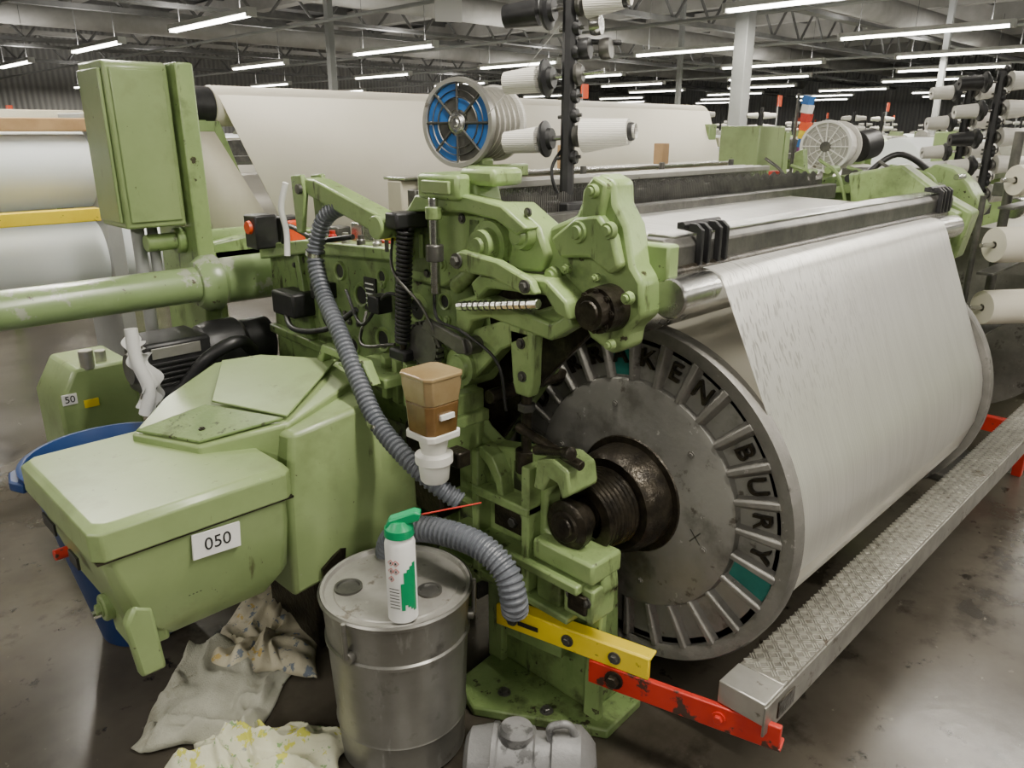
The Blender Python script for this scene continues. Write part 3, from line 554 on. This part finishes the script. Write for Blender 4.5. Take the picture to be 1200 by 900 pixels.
# ------------------------------------------------------------------ selvedge wheel (built about its own axis, then set in place)
g=group("selvedge_wheel")
lathe("drum",[(.012,0),(.012,.11),(.02,.11),(.02,.10),(.2,.10),(.2,.12),(.215,.12),(.215,0)],(0,0,0),(1,0,0),YARN,48)
lathe("wheel_rim",[(0,.118),(-.006,.12),(-.006,.133),(.014,.135),(.016,.118)],(0,0,0),(1,0,0),ALUS,56)
lathe("wheel_hub",[(-.018,0),(-.018,.01),(-.012,.014),(-.012,.022),(-.006,.026),(-.004,.032),(.01,.034)],(0,0,0),(1,0,0),STL,28)
for k in range(8):
    a0=k*pi/4+.05;a1=(k+1)*pi/4-.05
    for r0,r1,mm in ((.04,.072,DST if k%2 else BLUEB),(.078,.115,BLUEB if k not in (2,5) else DST)):
        pts=[(r*math.cos(a),r*math.sin(a)) for r,a in ((r0,a0),(r1,a0),(r1*1.01,(a0*2+a1)/3),(r1*1.01,(a0+2*a1)/3),(r1,a1),(r0,a1),(r0,(a0+a1)/2))]
        prism("wheel_panel",pts,'X',.003,.006,mm,0)
    a=k*pi/4;cyl("wheel_spoke",(0,.03*math.cos(a),.03*math.sin(a)),(0,.12*math.cos(a),.12*math.sin(a)),.004,DST,8)
lathe("wheel_ring",[(0,.073),(-.003,.075),(0,.077)],(0,0,0),(1,0,0),DST,48);lathe("wheel_ring",[(0,.094),(-.003,.096),(0,.098)],(.001,0,0),(1,0,0),DST,48)
for i in range(6): lathe("drum_disc",[(0,.09),(0,.113),(.004,.113),(.004,.09)],(.035+.03*i,0,0),(1,0,0),ALUS,40)
cyl("wheel_axle",(0,0,0),(.35,0,0),.012,STL)
g.location=(1.66,1.9,1.525);g.rotation_euler=(0,0,.22)
CUR[0]=loom
box("wheel_bracket",1.72,1.78,1.86,1.92,1.25,1.42,GR,.008);box("wheel_bracket_arm",1.66,1.9,1.82,1.86,1.36,1.4,GR,.006)
prism("wheel_base",[(1.95,1.2),(1.93,1.34),(1.8,1.36),(1.74,1.2)],'X',1.62,1.7,GR,.008)
prism("creel_base",[(1.52,1.18),(1.52,1.27),(1.42,1.27),(1.42,1.18)],'X',1.62,1.78,GR,.006)
def creel(name,px,py,zb,zt,levels,dirv):
    group(name)
    dv=Vector(dirv).normalized()
    cyl("post",(px,py,zb),(px,py,zt),.02,BLK,8)
    box("post_foot",px-.05,px+.05,py-.05,py+.05,zb-.02,zb+.03,BLK,.004)
    for z,left,right,big in levels:
        o=Vector((px,py,z))
        cyl("cross_arm",o-dv*.16,o+dv*.1,.007,STL,10)
        lathe("tension_disc",[(0,0),(0,.045),(.006,.05),(.012,.05),(.018,.03),(.03,.028),(.03,0)],o-dv*.075,dv,BLK,28)
        lathe("tension_disc_small",[(0,0),(0,.028),(.01,.03),(.02,.02),(.02,0)],o+dv*.02,dv,DST,20)
        if left: lathe("yarn_cone",[(0,.008),(0,.03),(.1,.036),(.1,.01)],o-dv*.19,dv,YARN if left==1 else BLK,28)
        if right:
            lathe("yarn_cone",[(0,.012),(.0,.036+.01*big),(.1+.03*big,.026+.008*big),(.1+.03*big,.015),(.12+.03*big,.02)],o+dv*.045,dv,YARN,28)
            lathe("cone_core",[(0,.012),(0,.024),(.012,.024),(.012,.0)],o+dv*(.145+.03*big),dv,BLK,20)
        for k in (-1,1):
            p=o+Vector((0,0,.055*k));lathe("yarn_guide",[(0,0),(0,.018),(.008,.02),(.016,.018),(.016,0)],p+dv*.012,dv,BLK,16);cyl("guide_arm",p-dv*.03,p+dv*.04,.005,DST,8)
creel("bobbin_creel",1.7,1.48,1.28,1.93,[(1.815,2,1,0),(1.645,1,0,0),(1.485,1,1,1)],(.35,-.9,.08))
o=Vector((1.7,1.48,1.73));cyl("side_arm",o,o+Vector((.12,-.08,.0)),.007,BLK,8)
for k in range(3): lathe("tension_roller",[(0,0),(0,.026),(.008,.028),(.02,.028),(.028,.026),(.028,0)],o+Vector((.02+.02*k,-.02-.02*k,-.02+.06*(k%2))),(.35,-.9,.08),(BLK,STL,DST)[k],20)
cable("yarn",[(1.7,1.48,1.8),(1.69,1.7,1.62),(1.68,1.78,1.55)],.0012,RAGW,6,5)
cable("creel_cable",[(1.7,1.5,1.6),(1.74,1.5,1.5),(1.68,1.52,1.4),(1.7,1.5,1.3)],.005,BLK)
# ------------------------------------------------------------------ step board
group("tread_step")
sx0,sx1,sy0,sy1,sz=1.36,4.3,.58,.692,.31
box("board",sx0+.09,sx1,sy0,sy1,.25,sz,ALUD,.004)
box("end_cap",sx0,sx0+.088,sy0-.001,sy1+.001,.253,sz+.002,ALUS,.003)
box("side_skirt",sx0,sx1,sy0-.004,sy0+.002,.225,.303,ALUD,.002)
box("support_arm",3.9,3.94,.6,.95,.18,.25,RED,.003);box("support_leg",3.9,3.94,.62,.66,0,.25,RED,.003)
box("slot_plate",1.42,1.50,sy0-.007,sy0-.002,.24,.285,OILY,.002)
bm=bmesh.new()
nxp=int((sx1-sx0-.1)/.0235)
for i in range(nxp):
    for j in range(5):
        x=sx0+.1+i*.0235+.012;y=sy0+.012+j*.022
        for o_ in (-.006,0,.006) :
            a=.75 if (i+j)%2 else -.75
            M=Matrix.Translation((x,y,sz+.0006))@Matrix.Rotation(a,4,'Z')@Matrix.Translation((0,o_,0))@Matrix.Diagonal((.019,.003,.004,1))
            bmesh.ops.create_cube(bm,size=1,matrix=M)
bm2(bm,"tread_pattern",ALU)
# ------------------------------------------------------------------ pail
group("metal_pail")
bx,by=.95,1.35
lathe("shell",[(0,0),(0,.155),(.006,.16),(.012,.158),(.10,.163),(.103,.166),(.108,.163),(.33,.173),(.334,.178),(.342,.178),(.346,.173),(.425,.178),(.44,.18),(.445,.186),(.452,.187),(.457,.183)],(bx,by,0),(0,0,1),GALV,72)
lathe("lid",[(.448,.183),(.457,.181),(.456,.174),(.447,.170),(.447,.15),(.45,.148),(.45,0)],(bx,by,0),(0,0,1),LIDM,72)
for a in (math.radians(195),math.radians(-40)):
    d=Vector((math.cos(a),math.sin(a),0));p=Vector((bx,by,.36))+d*.176
    cyl("ear",p-d*.004,p+d*.012,.016,GALV,16);cyl("lever_clip",p+d*.012,p+d*.014+Vector((0,0,.095)),.006,GALV,8)
lathe("bung",[(.45,0.03),(.456,.03),(.456,.024),(.452,.022),(.452,0)],(.99,1.27,0),(0,0,1),DST,28)
lathe("bung",[(.45,0.034),(.456,.034),(.456,.028),(.452,.026),(.452,0)],(.86,1.42,0),(0,0,1),DST,28)
# ------------------------------------------------------------------ aerosol can
group("aerosol_can")
ax,ay=.885,1.235;z0=.451
lathe("can_body",[(0,0),(0,.031),(.003,.034),(.065,.034),(.066,.034),(.19,.034),(.2,.031),(.208,.026),(.212,.024),(.215,.024)],(ax,ay,z0),(0,0,1),[PAPER,SPRG,STL],40,mi=[2,0,0,0,0,0,0,2,2])
nrm=Vector((-.707,-.707,0))
def onc(o,a,z,extra=Matrix.Identity(4)):
    v=Matrix.Rotation(math.radians(a),3,'Z')@nrm
    o.matrix_world=Matrix.Translation(Vector((ax,ay,z0+z))+v*.0345)@Matrix.Rotation(math.atan2(v.y,v.x)+pi/2,4,'Z')@extra
for a,z in ((-30,.155),(-30,.135),(-30,.115),(-10,.155),(-10,.135)):
    onc(box("hazard_diamond",-.0056,.0056,-.0004,.0004,-.0056,.0056,RED,0),a,z,Matrix.Rotation(pi/4,4,'Y'));onc(box("hazard_diamond_face",-.0042,.0042,-.0006,.0006,-.0042,.0042,PAPER,0),a,z,Matrix.Rotation(pi/4,4,'Y'));onc(box("hazard_symbol",-.0022,.0022,-.0008,.0008,-.003,.0025,INK,0),a,z)
for k in range(7): onc(box("label_line",-.012,.012,-.0003,.0003,-.0008,.0008,INK,0),-20,.09-.008*k)
for a in (12,24,36,48,60):
    h=.05+.012*(a/12)
    onc(box("green_label_panel",-.0042,.0042,-.0006,.0004,-h*.55,h*.55,SPRG,0),a,.09 if a>20 else .07)
lathe("cap_base",[(.208,.03),(.21,.033),(.228,.032),(.235,.026),(.245,.02),(.245,0)],(ax,ay,z0),(0,0,1),SPRG,32)
o=prism("trigger_cap",[(-.03,0),(-.02,.022),(.035,.04),(.05,.036),(.045,.018),(.02,.01),(.02,0)],'Y',-.014,.014,SPRG,.004)
o.matrix_world=Matrix.Translation((ax,ay,z0+.228))@Matrix.Rotation(math.radians(-42),4,'Z')
cyl("straw",(ax+.033,ay-.03,z0+.255),(ax+.135,ay-.12,z0+.28),.0018,RED,8)
# ------------------------------------------------------------------ motor on the floor
group("electric_motor")
mo=Vector((.95,1.105,.09));md=Vector((.64,-.77,0)).normalized()
lathe("motor_shell",[(0,0),(0,.05),(.012,.07),(.06,.08),(.065,.085),(.075,.085),(.08,.08),(.16,.08),(.165,.07),(.2,.07),(.205,.088),(.23,.09),(.27,.088),(.29,.07),(.305,.05),(.31,0)],mo,md,MOTG,48)
up=Vector((0,0,1))
lathe("terminal_box",[(0,0),(0,.04),(.02,.042),(.03,.036),(.032,0)],mo+md*.12+up*.07,(.1,.05,1),MOTG,24)
for t in (.08,.2):
    o=prism("motor_lug",[(-.02,-.09),(-.02,.03),(.02,.03),(.02,-.09)],'Y',-.03,.03,MOTG,.006);o.matrix_world=Matrix.Translation(mo+md*t+Vector((-.06,-.05,0)))
cable("motor_lifting_eye",[mo+md*.2+up*.07,mo+md*.2+up*.105,mo+md*.24+up*.115,mo+md*.26+up*.08],.009,MOTG)
# ------------------------------------------------------------------ rags
def rag(name,c,sx,sy,rot,h,seed,m,z0=.004):
    CUR[0]=None
    bm=bmesh.new();n=64;V=[]
    for i in range(n+1):
        row=[]
        for j in range(n+1):
            u=i/n-.5;v=j/n-.5
            q=Vector((u*1.7+seed*3.1,v*1.7,seed))
            a=noise.noise(q);fold=1-min(1,abs(noise.noise(q*1.3+Vector((9,1,4))))*4.5);fold2=1-min(1,abs(noise.noise(q*2.6+Vector((2,7,3))))*4)
            z=h*(.35+.8*a+.45*fold+.3*fold2)
            e=min(1,(0.5-abs(u))*9)*min(1,(0.5-abs(v))*9);e=.12+.88*max(0,e)**.6
            x=u*sx*(1+.22*noise.noise(Vector((v*2.2,seed,0))))+.05*noise.noise(q*1.2+Vector((1,1,8)))
            y=v*sy*(1+.22*noise.noise(Vector((u*2.2,seed,7))))+.05*noise.noise(q*1.2+Vector((3,3,3)))
            p=Matrix.Rotation(rot,3,'Z')@Vector((x,y,0));row.append(bm.verts.new((c[0]+p.x,c[1]+p.y,z0+max(0,z*e))))
        V.append(row)
    for i in range(n):
        for j in range(n): bm.faces.new((V[i][j],V[i+1][j],V[i+1][j+1],V[i][j+1]))
    o=bm2(bm,name,m,sharp=80);s=o.modifiers.new("s",'SOLIDIFY');s.thickness=.004;s.offset=1;return o
rag("cleaning_towel",(.665,1.81),.38,.32,.75,.07,1,WAFF)
rag("patterned_cloth",(.94,2.0),.46,.32,.8,.075,5,CREAM)
rag("lemon_cloth",(.62,1.515),.38,.24,-.8,.08,8,LEMON)
# ------------------------------------------------------------------ hanging rag strips
group("hanging_rag")
for k in range(4):
    x=.80+.012*k;pts=[(x,2.47-.01*k,.9-.02*k),(x-.015,2.46,.83),(x+.01,2.45,.75),(x-.01+.01*k,2.46,.69),(x+.01,2.47,.65-.01*k)]
    path=crm(pts,12);bm=bmesh.new();pv=None
    for i,p in enumerate(path):
        w=.018+.012*math.sin(i*.5+k);a=k*.8+i*.06;d=Vector((math.cos(a),-math.sin(a)*.6,0))*w
        A=bm.verts.new(p-d);B=bm.verts.new(p+d)
        if pv: bm.faces.new((pv[0],pv[1],B,A))
        pv=(A,B)
    bm2(bm,"strip",RAGW,sharp=80)
cable("twist",[(.80,2.47,.92),(.8,2.46,.82),(.82,2.45,.72),(.8,2.46,.64)],.02,RAGW)
# ------------------------------------------------------------------ blue tub
group("blue_tub")
lathe("tub",[(0,0),(0,.11),(.01,.12),(.56,.225),(.58,.242),(.6,.25),(.605,.242),(.605,.232),(.56,.215),(.03,.11),(.02,0)],(.65,2.31,0),(0,0,1),BLUE,64)
prism("handle",[(.40,2.29),(.38,2.34),(.395,2.41),(.43,2.43),(.44,2.39),(.415,2.37),(.41,2.34),(.425,2.30)],'Z',.555,.585,BLUE,.006)
# ------------------------------------------------------------------ control pedestal 50
group("control_pedestal")
prism("cabinet",[(.69,.22),(.69,.56),(.76,.68),(.95,.68),(.97,.65),(.97,.22)],'Y',3.0,3.3,GRC,.012)
box("stand",.76,.9,3.08,3.22,0,.24,GRC,.01)
box("number_plate",.70,.75,2.994,3.0,.555,.595,PAPER,.001);text("number_50","50",.036,(.725,2.992,.575),(1,0,0),(0,0,1),INK)
box("warning_sticker",.77,.82,2.994,3.0,.53,.56,YEL,.001);box("stand_foot",.72,.94,3.02,3.28,0,.02,GRC)
cyl("valve",(.81,3.02,.67),(.81,3.02,.74),.025,ALUS);cyl("valve",(.87,3.06,.67),(.87,3.06,.72),.02,ALUS)
# ------------------------------------------------------------------ tall cabinet
group("control_cabinet")
prism("cabinet_body",[(2.72,1.19),(2.72,1.70),(2.74,1.715),(2.95,1.715),(2.95,1.19)],'X',.92,1.12,GRC,.008)
box("cabinet_door",.908,.92,2.74,2.93,1.21,1.69,GRC,.004);box("cabinet_front",.935,1.105,2.712,2.72,1.21,1.69,GRC,.004)
prism("support_post",[(2.74,0),(2.68,.9),(2.68,1.715),(2.84,1.715),(2.9,0)],'X',1.13,1.19,GR,.006)
prism("support_web",[(2.84,0),(2.8,1.6),(3.05,1.3),(3.1,0)],'X',1.15,1.17,GR,.003)
cyl("conduit_leg",(1.0,2.86,0),(1.0,2.86,1.2),.022,POSTM);cyl("conduit_leg",(1.05,2.86,.9),(1.05,2.86,1.2),.018,POSTM)
box("cabinet_base",.98,1.25,2.7,3.1,0,.03,GR)
box("frame_rail",1.18,1.6,2.72,2.8,1.04,1.09,GR,.005);box("frame_rail",1.19,1.4,2.7,2.78,.6,.68,GR,.005)
# ------------------------------------------------------------------ cloth batching roll behind
group("cloth_roll_stand")
cyl("roll_end",(1.32,3.25,1.60),(1.49,3.25,1.60),.075,BLK,40)
cyl("roll_core",(1.49,3.25,1.60),(5.2,3.25,1.60),.08,CLOTH,48)
def quad(name,P,m,th=.004):
    bm=bmesh.new();bm.faces.new([bm.verts.new(p) for p in P]);o=bm2(bm,name,m);s=o.modifiers.new("s",'SOLIDIFY');s.thickness=th;return o
quad("hanging_cloth",[(1.5,3.18,1.64),(5.2,3.18,1.64),(5.2,2.98,1.12),(1.66,2.98,1.06)],CLOTH)
quad("lower_cloth",[(1.66,2.98,1.06),(5.2,2.98,1.12),(5.2,3.0,.7),(1.6,3.0,.7)],CLOTH)
quad("inspection_panel",[(1.34,3.16,1.50),(1.46,3.16,1.50),(1.60,3.0,1.11),(1.34,3.0,1.11)],BEIGE,.01)
prism("panel_frame",[(1.31,1.54),(1.49,1.54),(1.65,1.06),(1.60,1.06),(1.46,1.50),(1.35,1.50),(1.35,1.06),(1.31,1.06)],'Y',3.17,3.2,GR,.003)
box("panel_sill",1.3,1.75,2.92,3.05,1.04,1.08,GR,.006);box("stand_leg",1.35,1.45,3.2,3.35,0,1.55,GR,.006);box("stand_leg",5.1,5.2,3.1,3.3,0,1.55,GR,.006)
box("stand_beam",1.35,5.2,3.3,3.36,.9,1.0,GR,.006)
# ------------------------------------------------------------------ left hand rolls
group("finished_cloth_rack")
cyl("fabric_roll",(-4,5.0,1.30),(1.6,5.0,1.30),.215,CLOTHW,56);cyl("fabric_roll",(-4,5.0,.80),(2.1,5.0,.80),.215,CLOTHW,56)
box("yellow_rail",-4,1.45,4.66,4.74,1.03,1.10,YEL,.005);box("wood_rail",-4,1.5,4.8,4.9,1.5,1.57,WOOD,.006)
for x in (-3,1.5): box("rack_leg",x,x+.08,4.75,5.3,0,1.6,POSTM,.006)
box("back_board",-4,1.7,5.3,5.34,1.2,1.62,BEIGE,.004)
# ------------------------------------------------------------------ neighbouring loom on the right
group("power_loom")
box("drive_cabinet",4.15,4.45,2.2,2.45,1.0,1.53,GRC,.008);prism("cabinet_post",[(2.2,0),(2.2,1.5),(2.3,1.5),(2.35,0)],'X',4.46,4.52,GR,.005)
prism("left_frame",[(2.6,0),(2.6,1.15),(1.6,1.22),(1.2,1.26),(1.05,1.18),(1.2,.9),(1.4,.2),(1.4,0)],'X',4.0,4.08,GR,.008)
prism("head_a",[(1.9,1.1),(1.85,1.24),(1.6,1.3),(1.45,1.24),(1.3,1.13)],'X',3.85,4.0,GRF,.01)
prism("head_b",[(1.3,1.1),(1.35,1.26),(1.2,1.36),(1.12,1.34),(1.05,1.28),(.98,1.18),(1.02,1.1)],'X',3.9,4.05,GR,.01)
prism("head_c",[(1.7,1.22),(1.5,1.27),(1.35,1.36),(1.3,1.32),(1.48,1.22)],'X',3.78,3.84,GR,.006)
prism("head_d",[(1.85,1.15),(1.85,1.4),(1.8,1.42),(1.76,1.15)],'X',3.86,3.9,GR,.006)
for k in range(26):
    y=random.uniform(1.05,1.95);z=random.uniform(1.12,1.34);cyl("linkage",(3.76,y,z),(3.86,y,z),random.uniform(.01,.03),random.choice((GR,DST,BLK,STL)),16)
for k in range(6):
    y=1.1+.14*k;cable("linkage_rod",[(3.78,y,1.15),(3.76,y+.05,1.3),(3.78,y+.16,1.34+.03*(k%2))],.008,random.choice((GR,DST)))
cyl("beam_yarn",(4.3,1.06,.61),(6.3,1.06,.61),.42,YB,64);lathe("beam_flange",[(0,0),(0,.45),(.03,.45),(.03,0)],(4.27,1.06,.61),(1,0,0),CAST,64)
cyl("roller",(4.1,.9,1.17),(6.4,.9,1.17),.045,STL);box("rail",4.1,6.4,.92,1.0,1.22,1.28,DST,.004)
box("harness",4.1,6.4,1.45,1.7,1.2,1.32,DST,.004);prism("right_frame",[(2.6,0),(2.6,1.15),(1.2,1.3),(.9,1.2),(1.4,.2),(1.4,0)],'X',6.4,6.5,GR,.008)
cable("supply_hose",[(3.75,1.5,1.25),(3.85,1.35,1.4),(3.95,1.2,1.3),(3.9,1.1,1.2)],.014,BLK)
box("side_beam",3.5,4.0,1.25,1.4,1.12,1.2,GR,.006)
box("red_switch",3.8,3.86,1.9,1.95,1.25,1.31,RED,.006)
wo=Vector((4.10,1.8,1.425))
box("wheel_bracket",4.15,4.2,1.78,1.82,1.15,1.3,GR,.005);cyl("motor",(4.38,1.75,1.42),(4.5,1.72,1.44),.08,BLK)
g=group("selvedge_wheel")
lathe("drum",[(.01,0),(.01,.11),(.2,.11),(.2,.13),(.22,.13),(.22,0)],(0,0,0),(1,0,0),YARN,40)
lathe("wheel_rim",[(0,.115),(-.006,.118),(-.006,.13),(.014,.132),(.016,.115)],(0,0,0),(1,0,0),WHT,48);lathe("wheel_plate",[(.004,0),(.004,.12)],(0,0,0),(1,0,0),ALUS,48)
for k in range(12):
    a=k*pi/6;cyl("spoke",(0,.02*math.cos(a),.02*math.sin(a)),(0,.12*math.cos(a),.12*math.sin(a)),.004,WHT,6)
lathe("hub",[(-.01,0),(-.01,.025),(.01,.03)],(0,0,0),(1,0,0),DST,20)
for r in (.05,.08,.1): lathe("ring",[(0,r-.002),(-.003,r),(0,r+.002)],(0,0,0),(1,0,0),WHT,40)
g.location=wo;g.rotation_euler=(0,0,.15)
creel("bobbin_creel",4.5,1.15,1.12,1.78,[(1.73,2,1,1),(1.6,1,1,1),(1.47,2,1,1),(1.34,1,1,1),(1.2,1,1,1)],(.6,-.75,.05))
creel("bobbin_creel",4.75,1.35,1.12,1.78,[(1.7,1,1,1),(1.55,1,1,1),(1.4,1,1,1),(1.26,1,1,1)],(.6,-.75,.05))
group("yarn_package_rack")
for z,x,r in ((1.31,3.75,.062),(1.06,3.62,.072),(.80,3.62,.072)):
    lathe("yarn_package",[(0,.015),(0,r*.96),(.01,r),(.2,r),(.21,r*.96),(.21,.015)],(x,.84,z),(.8,-.6,0),CLOTH,36)
    lathe("yarn_package",[(0,.015),(0,r*.96),(.01,r),(.2,r),(.21,r*.96),(.21,.015)],(x+.22,.84-.165,z),(.8,-.6,0),YARN,36)
    cyl("peg",(x-.05,.875,z),(x+.1,.77,z),.01,STL)
    box("shelf",x-.1,x+.5,.8,.86,z-.11,z-.10,DST,.002)
cyl("rack_post",(3.95,.9,0),(3.95,.9,1.5),.02,DST);cyl("rack_post",(3.66,.92,0),(3.66,.92,1.25),.012,DST);box("rack_base",3.6,4.0,.8,1.0,0,.03,DST)
group("signal_flags")
cyl("pole",(4.3,2.07,1.2),(4.3,2.07,1.7),.008,DST)
for k,mm in enumerate((PURP,BLUEB,YEL,ORG,RED,PAPER,BLUEB)): box("flag_band",4.28,4.35,2.0,2.04,1.37+.045*k,1.415+.045*k,mm,0,rot=Matrix.Rotation(.2,3,'X'))
# ------------------------------------------------------------------ background looms
def bg_master():
    g=group("bgmaster")
    for x in (0,3.0):
        prism("frame",[(0,0),(0,1.1),(.3,1.25),(.7,1.3),(.9,1.1),(1.3,1.05),(1.4,0)],'X',x,x+.12,GR,.01)
        box("cab",x-.2,x,.9,1.1,.9,1.5,GRC,.01)
        prism("head",[(.1,1.1),(.05,1.3),(.2,1.42),(.4,1.35),(.5,1.15)],'X',x-.15,x+.1,GR,.01)
        cyl("wheel",(x+.1,.6,1.4),(x+.3,.6,1.4),.12,ALUS,24)
        cyl("cpost",(x+.2,.3,1.2),(x+.2,.3,1.8),.02,BLK,6)
        for z in (1.4,1.55,1.7): cyl("cone",(x+.2,.28,z),(x+.32,.16,z),.045,YARN,14,.03);cyl("cone",(x+.16,.34,z),(x+.06,.44,z),.04,YARN,14,.03)
    cyl("beam",(.2,-.05,.6),(2.95,-.05,.6),.42,YB,32);box("rail",.1,3,-.1,0,1.15,1.22,DST,.005)
    cyl("cloth",(.2,1.5,1.25),(2.95,1.5,1.25),.2,CLOTHW,28);box("harn",.15,3,.4,.6,1.2,1.4,DST,.01);box("topbeam",.1,3,.85,.95,1.3,1.42,BEIGE,.01)
    cyl("pole",(1.4,.7,1.3),(1.4,.7,2.0),.012,POSTM,6);box("tag",1.38,1.5,.69,.70,1.85,2.0,ORG,0)
    return join_group(g)
bgm=bg_master();me=bgm.data;bpy.data.objects.remove(bgm)
CUR[0]=None
for (x,y) in [(6.9,1.0),(11.5,1.0),(16,1),(5.6,5.2),(9.8,5.0),(14,5),(18.4,5),(23,5),(3.3,9.2),(7.6,9.2),(12,9.2),(16.4,9.2),(21,9.2),(26,9.2),(5,13.4),(9.3,13.4),(13.7,13.4),(18,13.4),(23,13.4),(-1.2,9.2),(.5,13.4),(6.9,-3),(11,-3),(28,13.4),(9,18),(15,18),(21,18),(3,18),(27,18),(33,9),(33,15)]:
    o=bpy.data.objects.new("power_loom",me);COL.objects.link(o);o.location=(x,y,0)
group("hanging_sign");box("panel",6.3,6.62,7.5,7.52,2.72,3.15,PAPER,0,rot=Matrix.Rotation(-.5,3,'Z'));cyl("wire",(6.46,7.51,3.1),(6.46,7.51,5.3),.004,DST,6)
# ------------------------------------------------------------------ world, camera
w=bpy.data.worlds.new("hall_air");bpy.context.scene.world=w;w.use_nodes=True;w.node_tree.nodes["Background"].inputs[0].default_value=(.8,.85,.9,1);w.node_tree.nodes["Background"].inputs[1].default_value=.3
cam=bpy.data.cameras.new("camera");co=bpy.data.objects.new("camera",cam);COL.objects.link(co)
cam.sensor_width=36;cam.lens=27;cam.clip_start=.02;cam.clip_end=200
co.location=(0,0,1.5);co.rotation_euler=(math.radians(90-18.2),0,math.radians(-45))
bpy.context.scene.camera=co
